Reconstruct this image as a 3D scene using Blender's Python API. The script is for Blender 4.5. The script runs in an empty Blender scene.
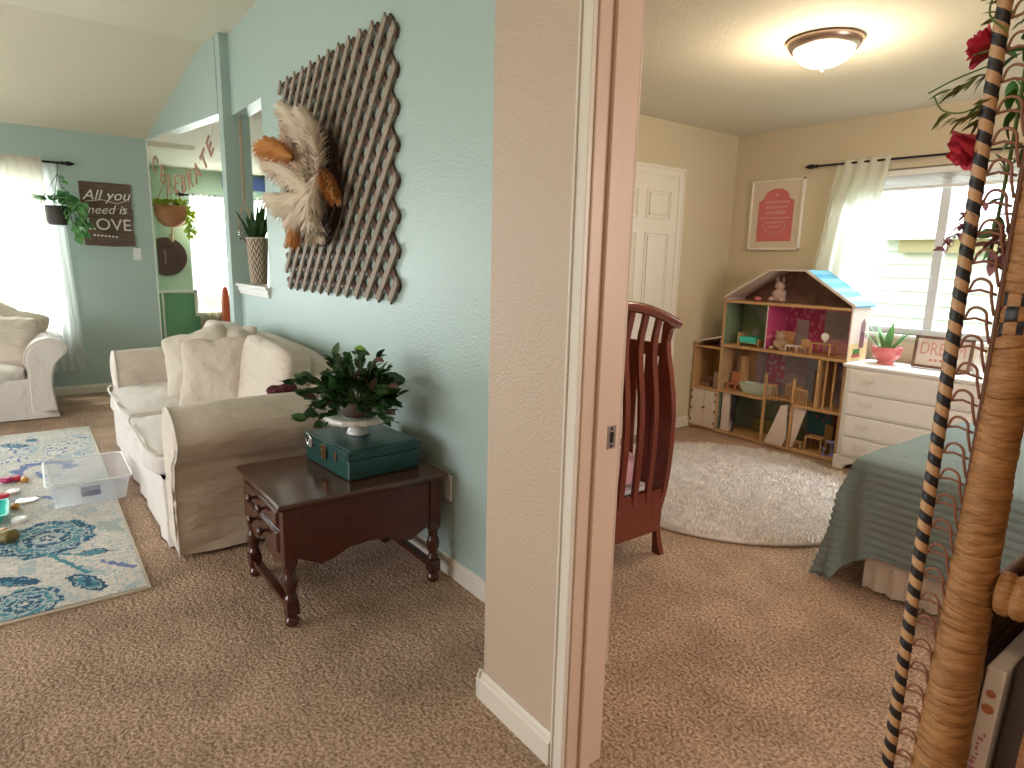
import bpy, math, random
from mathutils import Vector, Matrix, noise, Euler
PI = math.pi
rnd = random.Random(7)
SC = bpy.context.scene
COL = SC.collection
def R(d): return math.radians(d)

# ---------------------------------------------------------------- camera, sky, sun, lights, exposure
cam = bpy.data.objects.new('camera', bpy.data.cameras.new('camera')); COL.objects.link(cam)
yaw, pit, rol = 0.920942885, -0.189018801, 0.0242298709
f = Vector((-math.sin(yaw)*math.cos(pit), math.cos(yaw)*math.cos(pit), math.sin(pit)))
r = Vector((math.cos(yaw), math.sin(yaw), 0)); u = r.cross(f)
r, u = r*math.cos(rol)+u*math.sin(rol), u*math.cos(rol)-r*math.sin(rol)
cam.matrix_world = Matrix(((r.x, u.x, -f.x, 0), (r.y, u.y, -f.y, 0), (r.z, u.z, -f.z, 1.37), (0, 0, 0, 1)))
cam.data.sensor_width = 36; cam.data.lens = 638.25/1024*36; cam.data.clip_start = 0.02; cam.data.clip_end = 200
SC.camera = cam
SC.view_settings.view_transform = 'Standard'; SC.view_settings.look = 'None'
SC.view_settings.gamma = 1; SC.view_settings.use_curve_mapping = False
SC.view_settings.exposure = 0.0
W = bpy.data.worlds.new('sky'); SC.world = W; W.use_nodes = True
bg = W.node_tree.nodes['Background']; bg.inputs[0].default_value = (0.86, 0.95, 1, 1); bg.inputs[1].default_value = 4.0

def light(name, kind, loc, direction, power, color, size=(1, 1), **k):
    l = bpy.data.lights.new(name, kind); l.energy = power; l.color = color
    if kind == 'AREA': l.shape = 'RECTANGLE'; l.size, l.size_y = size
    for a, b in k.items(): setattr(l, a, b)
    o = bpy.data.objects.new(name, l); COL.objects.link(o); o.location = loc
    o.rotation_euler = Vector(direction).to_track_quat('-Z', 'Y').to_euler()
    return o
light('sun', 'SUN', (-10, -5, 20), (0.33, 0.27, -0.9), 4.0, (1, 0.93, 0.82), angle=0.01)
light('daylight_living_window', 'AREA', (-7.85, -1.1, 1.5), (1, 0.1, -0.15), 190, (0.95, 0.98, 1), (2.8, 1.7))
light('daylight_dining_window', 'AREA', (-9.9, 2.5, 1.5), (1, -0.1, -0.05), 190, (1, 1, 0.95), (1.5, 1.5))
light('daylight_bedroom_window', 'AREA', (-1.5, 5.5, 2.75), (-0.1, -1, -0.75), 230, (0.88, 0.94, 1), (1.8, 0.9))
light('bedroom_side_fill', 'AREA', (1.5, 2.7, 1.55), (-1, -.1, -.1), 54, (1, 0.86, 0.79), (1.4, 1.2))  # added fill by the windowless right wall, brightens jamb, crib and carpet
light('rear_fill', 'AREA', (-3.2, -3.85, 1.4), (-0.15, 1, -0.05), 78, (1, 0.97, 0.93), (2.6, 1.9))  # added fill behind the camera, lights the teal wall; no door is modelled
light('hallway_fill', 'AREA', (0.25, -1.1, 2.7), (0.0, 0.2, -1), 16, (1, 0.70, 0.42), (0.5, 0.5))  # added warm fill out of view, without a fixture, for near wall and wicker

# ---------------------------------------------------------------- materials
def mat(name, rgb, rough=0.7, metal=0.0, bump=0, bscale=200, var=0, vscale=8, rgb2=None, spec=0.5, trans=0, emit=None, estr=0, sheen=0, wave=None, alpha=1, detail=3, attr=None, bdist=0.01, sss=0, coat=0, stretch=(1, 1, 1)):
    m = bpy.data.materials.new(name); m.use_nodes = True
    nt = m.node_tree; N = nt.nodes; L = nt.links
    b = N['Principled BSDF']
    b.inputs['Base Color'].default_value = (*rgb, 1); b.inputs['Roughness'].default_value = rough
    b.inputs['Metallic'].default_value = metal; b.inputs['Specular IOR Level'].default_value = spec
    b.inputs['Transmission Weight'].default_value = trans; b.inputs['Alpha'].default_value = alpha
    if coat: b.inputs['Coat Weight'].default_value = coat; b.inputs['Coat Roughness'].default_value = 0.12
    if sheen: b.inputs['Sheen Weight'].default_value = sheen
    if emit: b.inputs['Emission Color'].default_value = (*emit, 1); b.inputs['Emission Strength'].default_value = estr
    tc = N.new('ShaderNodeTexCoord'); mp = N.new('ShaderNodeMapping'); mp.inputs['Scale'].default_value = stretch
    L.new(tc.outputs['Object'], mp.inputs['Vector'])
    if attr:
        a = N.new('ShaderNodeVertexColor'); a.layer_name = attr; L.new(a.outputs[0], b.inputs['Base Color'])
    if var or rgb2:
        n = N.new('ShaderNodeTexNoise'); n.inputs['Scale'].default_value = vscale; n.inputs['Detail'].default_value = 5
        L.new(mp.outputs[0], n.inputs['Vector'])
        cr = N.new('ShaderNodeValToRGB'); cr.color_ramp.elements[0].position = 0.3; cr.color_ramp.elements[1].position = 0.7
        c2 = rgb2 or tuple(min(1, x*(1+var)) for x in rgb); c1 = rgb if rgb2 else tuple(x*(1-var) for x in rgb)
        cr.color_ramp.elements[0].color = (*c1, 1); cr.color_ramp.elements[1].color = (*c2, 1)
        L.new(n.outputs['Fac'], cr.inputs[0]); L.new(cr.outputs[0], b.inputs['Base Color'])
    if bump:
        if wave:
            t = N.new('ShaderNodeTexWave'); t.bands_direction = wave; t.inputs['Scale'].default_value = bscale; t.inputs['Distortion'].default_value = 1.5; t.inputs['Detail'].default_value = 2
            out = t.outputs['Fac']
        else:
            t = N.new('ShaderNodeTexNoise'); t.inputs['Scale'].default_value = bscale; t.inputs['Detail'].default_value = detail; out = t.outputs['Fac']
        L.new(mp.outputs[0], t.inputs['Vector'])
        bp = N.new('ShaderNodeBump'); bp.inputs['Strength'].default_value = bump; bp.inputs['Distance'].default_value = bdist
        L.new(out, bp.inputs['Height']); L.new(bp.outputs[0], b.inputs['Normal'])
    return m
def sheer(name, rgb, amount=0.5):                # thin woven cloth: part diffuse, part translucent, part holes
    m = bpy.data.materials.new(name); m.use_nodes = True; nt = m.node_tree; N = nt.nodes; L = nt.links
    for n in list(N):
        if n.type != 'OUTPUT_MATERIAL': N.remove(n)
    out = N['Material Output']; d = N.new('ShaderNodeBsdfDiffuse'); t = N.new('ShaderNodeBsdfTranslucent'); p = N.new('ShaderNodeBsdfTransparent')
    d.inputs[0].default_value = (*rgb, 1); t.inputs[0].default_value = (*rgb, 1)
    a = N.new('ShaderNodeMixShader'); a.inputs[0].default_value = 0.5; L.new(d.outputs[0], a.inputs[1]); L.new(t.outputs[0], a.inputs[2])
    c = N.new('ShaderNodeMixShader'); c.inputs[0].default_value = amount; L.new(p.outputs[0], c.inputs[1]); L.new(a.outputs[0], c.inputs[2])
    L.new(c.outputs[0], out.inputs[0]); return m
def carpet_mat(name, a, b_, c):
    m = mat(name, a, 0.95, spec=0.1); nt = m.node_tree; N = nt.nodes; L = nt.links; b = N['Principled BSDF']
    tc = N.new('ShaderNodeTexCoord')
    def nz(s, d): n = N.new('ShaderNodeTexNoise'); n.inputs['Scale'].default_value = s; n.inputs['Detail'].default_value = d; L.new(tc.outputs['Object'], n.inputs['Vector']); return n
    n1, n2, n3 = nz(4.5, 9), nz(90, 6), nz(38, 5)
    r1 = N.new('ShaderNodeValToRGB'); r1.color_ramp.elements[0].position = 0.36; r1.color_ramp.elements[1].position = 0.64
    r1.color_ramp.elements[0].color = (*a, 1); r1.color_ramp.elements[1].color = (*b_, 1); L.new(n2.outputs['Fac'], r1.inputs[0])
    mx = N.new('ShaderNodeMixRGB'); mx.blend_type = 'MULTIPLY'; mx.inputs[0].default_value = 1
    r2 = N.new('ShaderNodeValToRGB'); r2.color_ramp.elements[0].position = 0.35; r2.color_ramp.elements[1].position = 0.65
    r2.color_ramp.elements[0].color = (c, c, c, 1); r2.color_ramp.elements[1].color = (1, 1, 1, 1)
    L.new(n1.outputs['Fac'], r2.inputs[0]); L.new(r1.outputs[0], mx.inputs[1]); L.new(r2.outputs[0], mx.inputs[2]); L.new(mx.outputs[0], b.inputs['Base Color'])
    ad = N.new('ShaderNodeMath'); ad.operation = 'ADD'; L.new(n2.outputs['Fac'], ad.inputs[0]); L.new(n3.outputs['Fac'], ad.inputs[1])
    bp = N.new('ShaderNodeBump'); bp.inputs['Strength'].default_value = 1; bp.inputs['Distance'].default_value = 0.018
    L.new(ad.outputs[0], bp.inputs['Height']); L.new(bp.outputs[0], b.inputs['Normal']); return m

M = {}
M['teal'] = mat('teal_wall_paint', (0.41, 0.525, 0.505), 0.42, bump=0.25, bscale=90)
M['mint'] = mat('mint_wall_paint', (0.57, 0.74, 0.59), 0.6, bump=0.2, bscale=90)
M['green'] = mat('green_wainscot_paint', (0.17, 0.38, 0.23), 0.5)
M['beige'] = mat('beige_wall_paint', (0.55, 0.43, 0.335), 0.5, bump=0.35, bscale=140)
M['cream'] = mat('cream_wall_paint', (0.60, 0.52, 0.37), 0.6, bump=0.25, bscale=90)
M['ceil'] = mat('ceiling_paint', (0.70, 0.655, 0.53), 0.8, bump=0.3, bscale=60)
M['trim'] = mat('white_trim_paint', (0.74, 0.69, 0.61), 0.28)
M['door'] = mat('white_door_paint', (0.78, 0.74, 0.66), 0.35)
M['jamb'] = mat('door_jamb_paint', (0.66, 0.50, 0.40), 0.3)
M['white'] = mat('white_paint', (0.80, 0.79, 0.76), 0.35)
M['plastic'] = mat('white_plastic', (0.85, 0.85, 0.85), 0.3)
M['carpet'] = carpet_mat('brown_carpet', (0.33, 0.215, 0.145), (0.76, 0.55, 0.415), 0.74)
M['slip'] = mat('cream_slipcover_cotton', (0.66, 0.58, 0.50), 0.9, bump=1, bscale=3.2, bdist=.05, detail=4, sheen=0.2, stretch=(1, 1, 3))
M['slipw'] = mat('white_slipcover_cotton', (0.72, 0.67, 0.63), 0.9, bump=1, bscale=3.6, bdist=.020, detail=4, sheen=0.2, stretch=(1, 2.5, 2.5))
M['pillow'] = mat('cream_textured_pillow', (0.60, 0.52, 0.44), 0.95, bump=1, bscale=16, bdist=.018, detail=4)
M['pillow2'] = mat('plain_cream_pillow', (0.64, 0.57, 0.48), 0.95, bump=.8, bscale=9, bdist=.03)
M['wood'] = mat('dark_cherry_wood', (0.045, 0.012, 0.008), 0.22, rgb2=(0.085, 0.022, 0.012), vscale=9, stretch=(1, 6, 6), coat=0.4)
M['woodtop'] = mat('worn_dark_cherry_top', (0.05, 0.016, 0.010), 0.2, rgb2=(0.10, 0.035, 0.018), vscale=7, stretch=(6, 1, 6), coat=0.5)
M['woodside'] = mat('cherry_side_panel', (0.060, 0.012, 0.007), 0.33, rgb2=(0.095, 0.020, 0.011), vscale=8, stretch=(6, 1.5, 6))
M['crib'] = mat('cherry_crib_wood', (0.13, 0.024, 0.014), 0.25, rgb2=(0.18, 0.036, 0.02), vscale=7, stretch=(8, 8, 1), coat=0.3)
M['brass'] = mat('aged_brass', (0.22, 0.13, 0.07), 0.35, 1)
M['dark'] = mat('dark_iron', (0.02, 0.018, 0.02), 0.4, 0.6)
M['box'] = mat('teal_painted_metal', (0.006, 0.045, 0.042), 0.33, rgb2=(0.010, 0.075, 0.070), vscale=9, coat=0.2)
M['ceramic'] = mat('white_ceramic', (0.82, 0.80, 0.78), 0.15, coat=0.4)
M['leafd'] = mat('dark_green_leaf', (0.012, 0.045, 0.012), 0.4, rgb2=(0.035, 0.10, 0.025), vscale=20)
M['leafb'] = mat('bright_green_leaf', (0.16, 0.34, 0.03), 0.4)
M['leafm'] = mat('mid_green_leaf', (0.06, 0.22, 0.06), 0.4, rgb2=(0.12, 0.34, 0.09), vscale=15)
M['leafr'] = mat('reddish_young_leaf', (0.11, 0.05, 0.035), 0.45)
M['lime'] = mat('lime_green_leaf', (0.42, 0.55, 0.04), 0.45)
M['olive_leaf'] = mat('olive_silk_leaf', (0.10, 0.115, 0.03), 0.5, rgb2=(0.19, 0.22, 0.06), vscale=60)
M['pothos'] = mat('pothos_leaf', (0.10, 0.30, 0.10), 0.4, rgb2=(0.20, 0.45, 0.16), vscale=9)
M['stem'] = mat('plant_stem', (0.10, 0.16, 0.03), 0.6)
M['soil'] = mat('dark_soil', (0.03, 0.02, 0.015), 0.95)
M['basketd'] = mat('dark_wicker', (0.09, 0.06, 0.045), 0.7, bump=0.8, bscale=60)
M['lattice'] = mat('weathered_grey_wood', (0.25, 0.20, 0.155), 0.75, rgb2=(0.36, 0.29, 0.235), vscale=12)
M['latedge'] = mat('weathered_brown_wood', (0.075, 0.036, 0.025), 0.8, rgb2=(0.11, 0.058, 0.042), vscale=12)
M['vine'] = mat('dark_grapevine', (0.045, 0.018, 0.014), 0.85)
M['plume'] = mat('cream_pampas_plume', (0.82, 0.68, 0.54), 0.9, rgb2=(0.90, 0.80, 0.69), vscale=9)
M['plumep'] = mat('pink_pampas_plume', (0.78, 0.56, 0.46), 0.9)
M['plumeo'] = mat('orange_dried_plume', (0.62, 0.25, 0.07), 0.9, rgb2=(0.72, 0.36, 0.13), vscale=20)
M['board'] = mat('rough_brown_board', (0.10, 0.060, 0.045), 0.8, rgb2=(0.18, 0.12, 0.09), vscale=6, stretch=(1, 1, 8))
M['boarddk'] = mat('dark_round_board', (0.085, 0.04, 0.04), 0.7, rgb2=(0.13, 0.065, 0.06), vscale=8)
M['letter'] = mat('white_lettering', (0.82, 0.82, 0.78), 0.6)
M['rose_gold'] = mat('rose_gold_letter', (0.50, 0.27, 0.20), 0.4, 0.2)
M['rope'] = mat('natural_rope', (0.52, 0.40, 0.27), 0.9, bump=0.5, bscale=120)
M['terracotta'] = mat('terracotta_clay', (0.46, 0.17, 0.09), 0.7)
M['potdk'] = mat('dark_grey_pot', (0.055, 0.045, 0.05), 0.5)
M['glass'] = mat('clear_glass', (0.95, 0.97, 0.97), 0.03, trans=1, spec=0.5)
M['bin'] = mat('clear_frosted_plastic', (0.80, 0.86, 0.95), 0.12, alpha=0.24)
M['rug'] = mat('printed_floral_rug', (0.7, 0.66, 0.6), 0.95, attr='Col', bump=0.6, bscale=220)
M['rugedge'] = mat('cream_rug_binding', (0.68, 0.62, 0.52), 0.95)
M['shag'] = mat('ivory_shag_pile', (0.84, 0.78, 0.74), 0.95, rgb2=(0.92, 0.88, 0.85), vscale=30)
M['quilt'] = mat('seafoam_quilt', (0.235, 0.325, 0.345), 0.9, bump=0.3, bscale=70)
M['lace'] = mat('white_lace', (0.90, 0.86, 0.84), 0.9, bump=0.8, bscale=110)
M['pink'] = mat('pink_sheet', (0.72, 0.42, 0.46), 0.9)
M['pinkpot'] = mat('pink_glazed_pot', (0.68, 0.17, 0.17), 0.25, coat=0.3)
M['coral'] = mat('coral_print_paper', (0.60, 0.16, 0.16), 0.7)
M['paper'] = mat('cream_paper', (0.76, 0.70, 0.58), 0.8)
M['frame'] = mat('brown_wood_frame', (0.14, 0.065, 0.045), 0.5, rgb2=(0.22, 0.12, 0.09), vscale=14)
M['dhwood'] = mat('light_plywood', (0.46, 0.26, 0.11), 0.5, rgb2=(0.56, 0.34, 0.16), vscale=9)
M['dhwhite'] = mat('dollhouse_white', (0.70, 0.60, 0.53), 0.5)
M['dhroom'] = mat('printed_dollhouse_wallpaper', (0.5, 0.4, 0.4), 0.6, attr='Col')
M['turq'] = mat('turquoise_paint', (0.05, 0.55, 0.43), 0.5)
M['lilac'] = mat('lilac_plastic', (0.32, 0.30, 0.62), 0.4)
M['blue'] = mat('blue_painted_board', (0.14, 0.22, 0.62), 0.6)
M['orange'] = mat('orange_red_cloth', (0.75, 0.14, 0.06), 0.8)
M['red'] = mat('red_plastic', (0.55, 0.04, 0.06), 0.4); M['magenta'] = mat('magenta_plastic', (0.42, 0.03, 0.14), 0.4)
M['ochre'] = mat('ochre_plastic', (0.50, 0.24, 0.04), 0.4); M['olive'] = mat('olive_plastic', (0.16, 0.13, 0.03), 0.5)
M['tealtray'] = mat('teal_plastic_tray', (0.02, 0.50, 0.40), 0.35); M['silver'] = mat('silver_foil', (0.7, 0.7, 0.72), 0.2, 0.8)
M['wick'] = mat('wrapped_tan_wicker', (0.25, 0.105, 0.030), 0.45, rgb2=(0.42, 0.20, 0.072), vscale=30, stretch=(1, 1, 4), bump=0.4, bscale=90)
M['wickd'] = mat('dark_wicker_strand', (0.13, 0.05, 0.02), 0.6)
M['wickl'] = mat('pale_cane', (0.48, 0.28, 0.14), 0.45)
M['cane'] = mat('reddish_cane', (0.26, 0.11, 0.07), 0.5)
M['black'] = mat('black_cane', (0.012, 0.010, 0.014), 0.45)
M['rose'] = mat('crimson_silk_rose', (0.50, 0.015, 0.05), 0.65, rgb2=(0.62, 0.05, 0.10), vscale=30)
M['mauve'] = mat('mauve_silk_flower', (0.36, 0.16, 0.20), 0.7)
M['dvd'] = mat('white_case_sleeve', (0.72, 0.66, 0.66), 0.3)
M['spine'] = mat('dark_book_cloth', (0.05, 0.03, 0.02), 0.6)
M['sheer'] = sheer('sheer_white_curtain', (0.92, 0.93, 0.90), 0.62)
M['sheerd'] = sheer('cream_gauze_valance', (0.62, 0.56, 0.45), 0.86)
M['bedcurt'] = sheer('white_cotton_curtain', (0.84, 0.86, 0.76), 0.97)
M['lamp'] = mat('lit_frosted_glass', (1, 0.9, 0.75), 0.3, emit=(1, 0.80, 0.52), estr=5)
M['nickel'] = mat('brushed_nickel_trim', (0.42, 0.32, 0.27), 0.3, 0.9)
M['siding'] = mat('white_lap_siding', (0.80, 0.80, 0.78), 0.7); M['fascia'] = mat('tan_fascia', (0.50, 0.40, 0.24), 0.7)
M['grass'] = mat('grass', (0.12, 0.2, 0.05), 0.95)
M['blind'] = mat('white_blind_slat', (0.82, 0.82, 0.80), 0.4)
M['vinyl'] = mat('white_vinyl_frame', (0.70, 0.72, 0.74), 0.35)
M['maroon'] = mat('maroon_knit', (0.08, 0.01, 0.02), 0.9)
M['batik'] = mat('printed_label_paper', (0.4, 0.4, 0.4), 0.6, rgb2=(0.12, 0.14, 0.35), vscale=18)

# ---------------------------------------------------------------- mesh helpers
ORG = {}
class G:
    def __init__(s): s.v = []; s.f = []; s.mi = []; s.sm = []; s.m = 0; s.col = None
    def add(s, vs, fs, smooth=False, mis=None):
        n = len(s.v); s.v += [Vector(v) for v in vs]
        for i, fc in enumerate(fs):
            s.f.append([n+k for k in fc]); s.mi.append(s.m if mis is None else mis[i]); s.sm.append(smooth)
        return s
    def box(s, x0, x1, y0, y1, z0, z1, mis=None, T=None):   # mis: material per face -z,+z,-y,+y,-x,+x
        v = [Vector(p) for p in ((x0,y0,z0),(x1,y0,z0),(x1,y1,z0),(x0,y1,z0),(x0,y0,z1),(x1,y0,z1),(x1,y1,z1),(x0,y1,z1))]
        if T is not None: v = [T @ p for p in v]
        return s.add(v, [(0,3,2,1),(4,5,6,7),(0,1,5,4),(2,3,7,6),(0,4,7,3),(1,2,6,5)], False, mis)
    def tube(s, pts, rad, n=8, caps=True, smooth=True):
        pts = [Vector(p) for p in pts]; k = len(pts)
        rr = rad if isinstance(rad, (list, tuple)) else [rad]*k
        t0 = (pts[1]-pts[0]).normalized(); a = t0.orthogonal().normalized(); vs = []
        for i, p in enumerate(pts):
            t = (pts[min(i+1, k-1)]-pts[max(i-1, 0)])
            t = t.normalized() if t.length > 1e-9 else t0
            a = (a-t*a.dot(t)); a = a.normalized() if a.length > 1e-6 else t.orthogonal().normalized(); b = t.cross(a)
            for j in range(n):
                w = 2*PI*j/n; vs.append(p+(a*math.cos(w)+b*math.sin(w))*rr[i])
        fs = [(i*n+j, i*n+(j+1) % n, (i+1)*n+(j+1) % n, (i+1)*n+j) for i in range(k-1) for j in range(n)]
        s.add(vs, fs, smooth)
        if caps: s.add(vs[:n], [tuple(range(n))[::-1]]); s.add(vs[-n:], [tuple(range(n))])
        return s
    def lathe(s, prof, c=(0, 0, 0), n=24, T=None, smooth=True, fr=None):
        vs = []
        for i, (rad, z) in enumerate(prof):
            for j in range(n):
                w = 2*PI*j/n; q = rad*(fr(w, i) if fr else 1); vs.append(Vector((q*math.cos(w), q*math.sin(w), z)))
        if T is not None: vs = [T @ v for v in vs]
        vs = [v+Vector(c) for v in vs]
        return s.add(vs, [(i*n+j, i*n+(j+1) % n, (i+1)*n+(j+1) % n, (i+1)*n+j) for i in range(len(prof)-1) for j in range(n)], smooth)
    def prism(s, poly, ax, a0, a1, T=None, smooth=False):     # poly in the other two axes (x,y,z order kept)
        def P(p, a):
            v = {'x': (a, p[0], p[1]), 'y': (p[0], a, p[1]), 'z': (p[0], p[1], a)}[ax]
            v = Vector(v); return T @ v if T is not None else v
        n = len(poly); A = [P(p, a0) for p in poly]; B = [P(p, a1) for p in poly]
        s.add(A+B, [(j, (j+1) % n, n+(j+1) % n, n+j) for j in range(n)], smooth)
        s.add(A, [tuple(range(n))[::-1]]); s.add(B, [tuple(range(n))]); return s
    def grid(s, fn, nu, nv, smooth=True, closed=False):
        vs = [fn(i/(nu-(0 if closed else 1)), j/(nv-1)) for j in range(nv) for i in range(nu)]
        ring = nu if closed else nu-1
        return s.add(vs, [(j*nu+i, j*nu+(i+1) % nu, (j+1)*nu+(i+1) % nu, (j+1)*nu+i) for j in range(nv-1) for i in range(ring)], smooth)
    def soft(s, c, d, e=4.0, n=14, T=None, wr=0, ws=9, seed=0, fn=None):      # superellipsoid cushion with wrinkles
        c = Vector(c); d = Vector(d); sx = Vector((seed*3.7, seed*1.3, 0))
        for ax in range(3):
            for sg in (-1, 1):
                vs = []
                for j in range(n+1):
                    for i in range(n+1):
                        a = math.tan((2*i/n-1)*PI/4); b = math.tan((2*j/n-1)*PI/4)
                        p = [0, 0, 0]; p[ax] = sg; p[(ax+1) % 3] = a; p[(ax+2) % 3] = b*sg
                        q = sum(abs(x)**e for x in p)**(1/e); p = Vector([x/q for x in p])
                        if fn: p = fn(p)
                        p = Vector((p.x*d.x, p.y*d.y, p.z*d.z))
                        if wr: p += p.normalized()*wr*noise.noise(Vector((p.x*ws, p.y*ws*1.7, p.z*ws))+sx)
                        vs.append(c+(T @ p if T is not None else p))
                m = n+1
                s.add(vs, [(j*m+i, j*m+i+1, (j+1)*m+i+1, (j+1)*m+i) for j in range(n) for i in range(n)], True)
        return s
    def text(s, txt, size, T, depth=0.002, shear=0, align='CENTER', space=1):
        d = tmesh(txt, size, depth, shear, align, space)
        return s.add([T @ v for v in d[0]], d[1])
    def build(s, name, mats, parent=None, bevel=0, label=None, cat=None, group=None, kind=None, base=None, weld=False, seg=2):
        if not isinstance(mats, (list, tuple)): mats = [mats]
        org = ORG[parent.name] if parent else (Vector(base) if base is not None else None)
        if org is None:
            xs = [v.x for v in s.v]; ys = [v.y for v in s.v]; zs = [v.z for v in s.v]
            org = Vector(((min(xs)+max(xs))/2, (min(ys)+max(ys))/2, min(zs)))
        me = bpy.data.meshes.new(name); me.from_pydata([tuple(v-org) for v in s.v], [], s.f); me.validate()
        for m in mats: me.materials.append(M[m] if isinstance(m, str) else m)
        if len(me.polygons) == len(s.f):
            me.polygons.foreach_set('material_index', s.mi); me.polygons.foreach_set('use_smooth', s.sm)
        if s.col:
            at = me.color_attributes.new('Col', 'FLOAT_COLOR', 'CORNER')
            buf = []
            for i, p in enumerate(me.polygons):
                c = s.col[i]
                for _ in p.loop_indices: buf += [*c, 1]
            at.data.foreach_set('color', buf)
        o = bpy.data.objects.new(name, me); COL.objects.link(o)
        if parent: o.parent = parent
        else: o.location = org
        ORG[o.name] = org
        if weld: w = o.modifiers.new('weld', 'WELD'); w.merge_threshold = 0.0005
        if bevel:
            b = o.modifiers.new('bevel', 'BEVEL'); b.width = bevel; b.segments = seg; b.limit_method = 'ANGLE'
        tag(o, label, cat, group, kind); return o
_tc = {}
def tmesh(txt, size, depth, shear, align, space):
    k = (txt, size, depth, shear, align, space)
    if k not in _tc:
        cu = bpy.data.curves.new('t', 'FONT'); cu.body = txt; cu.size = size; cu.extrude = depth; cu.shear = shear; cu.align_x = align; cu.align_y = 'CENTER'; cu.space_character = space; cu.resolution_u = 3
        o = bpy.data.objects.new('t', cu); COL.objects.link(o)
        me = o.evaluated_get(bpy.context.evaluated_depsgraph_get()).to_mesh()
        _tc[k] = ([v.co.copy() for v in me.vertices], [tuple(p.vertices) for p in me.polygons])
        bpy.data.objects.remove(o); bpy.data.curves.remove(cu)
    return _tc[k]
def tag(o, label=None, cat=None, group=None, kind=None):
    for k, v in (('label', label), ('category', cat), ('group', group), ('kind', kind)):
        if v: o[k] = v
    return o
def thing(name, base, label=None, cat=None, group=None, kind=None):
    o = bpy.data.objects.new(name, None); COL.objects.link(o); o.location = base; o.empty_display_size = 0.1
    ORG[o.name] = Vector(base); return tag(o, label, cat, group, kind)
def copy_tree(o, parent=None):
    c = o.copy(); COL.objects.link(c); c.parent = parent; ORG[c.name] = ORG[o.name]
    for ch in list(o.children): copy_tree(ch, c)
    return c
def frame(origin, xdir, ydir):                     # 4x4 with local x,y on a face
    x = Vector(xdir).normalized(); y = Vector(ydir).normalized(); z = x.cross(y)
    return Matrix(((x.x, y.x, z.x, origin[0]), (x.y, y.y, z.y, origin[1]), (x.z, y.z, z.z, origin[2]), (0, 0, 0, 1)))
def leaf_pts(L, w, fold=0.15, bend=0.25, n=6):
    vs = []; fs = []
    for i in range(n+1):
        t = i/n; ww = w*math.sin(PI*min(1, t*0.94+0.03))**0.8*(1-0.25*t); z = -bend*L*t*t
        vs += [(t*L, -ww/2, z+fold*ww), (t*L, 0, z), (t*L, ww/2, z+fold*ww)]
    for i in range(n):
        a = i*3; fs += [(a, a+3, a+4, a+1), (a+1, a+4, a+5, a+2)]
    return [Vector(v) for v in vs], fs
def put_leaf(g, p, d, L, w, roll=0, fold=0.15, bend=0.25):
    vs, fs = leaf_pts(L, w, fold, bend)
    d = Vector(d).normalized(); up = Vector((0, 0, 1)); y = up.cross(d)
    y = y.normalized() if y.length > 1e-3 else Vector((0, 1, 0)); z = d.cross(y)
    q = Matrix.Rotation(roll, 3, d) ; m = Matrix((d, q @ y, q @ z)).transposed()
    g.add([m @ v+Vector(p) for v in vs], fs, True)

# ================================================================ THE SETTING
S = dict(kind='structure')
g = G(); g.grid(lambda a, b: Vector((-9.6+12*a, -4+10*b, 0)), 2, 2, False); g.build('floor', 'carpet', base=(0, 0, 0), **S)
# living room wall with the pass-through opening, behind the sofa
g = G(); mi = [0, 0, 0, 1, 0, 0]
g.box(-5.47, -1.49, 1.388, 1.50, 0, 1.13, mi); g.box(-5.47, -1.49, 1.388, 1.50, 2.42, 3.0, mi); g.box(-4.70, -1.49, 1.388, 1.50, 1.13, 2.42, mi)
g.build('wall_living', ['teal', 'cream'], base=(0, 0, 0), **S)
g = G(); g.box(-5.60, -5.47, 1.325, 1.52, 0, 3.0); g.build('wall_pillar', 'teal', base=(0, 0, 0), **S)
a = Vector((-7.42, 1.075, 0)); b = Vector((-5.60, 1.325-0.005, 0)); L_ = (b-a).length; T = frame(a, b-a, (0, 0, 1))
g = G(); s1 = (L_)*(1.60/1.82)
g.prism([(0, 2.46), (L_, 2.445), (L_, 3.0), (s1-0.02, 3.0)], 'z', -0.11, 0, T); g.build('wall_header', 'teal', base=(0, 0, 0), **S)
# far wall with the big window (opening y -2.6..0.27, z 0.62..2.05)
g = G(); mi = [0, 0, 0, 0, 1, 0]
g.box(-7.54, -7.42, -4, -2.6, 0, 2.47, mi); g.box(-7.54, -7.42, 0.27, 1.075, 0, 2.47, mi)
g.box(-7.54, -7.42, -2.6, 0.27, 0, 0.62, mi); g.box(-7.54, -7.42, -2.6, 0.27, 2.05, 2.47, mi)
g.build('wall_far', ['teal', 'mint'], base=(0, 0, 0), **S)
# near beige wall beside the bedroom doorway
g = G(); g.box(-1.49, -1.105, 1.045, 1.165, 0, 3.0); g.box(-1.49, -1.38, 1.165, 1.50, 0, 3.0)
g.box(-0.20+0.02, 1.6, 1.045, 1.165, 0, 3.0); g.box(-1.105, -0.18, 1.045, 1.165, 2.06, 3.0)
g.build('wall_entry', 'beige', base=(0, 0, 0), bevel=0.006, **S)
g = G(); g.box(-3.52, -3.40, 1.5, 5.04, 0, 2.45, [0, 0, 0, 0, 1, 0]); g.build('wall_bedroom_left', ['cream', 'mint'], base=(0, 0, 0), **S)
g = G(); g.box(-3.52, -2.42, 4.92, 5.04, 0, 2.45); g.box(-0.95, 1.7, 4.92, 5.04, 0, 2.45); g.box(-2.42, -0.95, 4.92, 5.04, 0, 0.93); g.box(-2.42, -0.95, 4.92, 5.04, 2.07, 2.45)
g.build('wall_bedroom_window', 'cream', base=(0, 0, 0), **S)
g = G(); g.box(1.6, 1.72, -4, 5.04, 0, 3.0); g.build('wall_right', 'beige', base=(0, 0, 0), **S)
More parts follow.
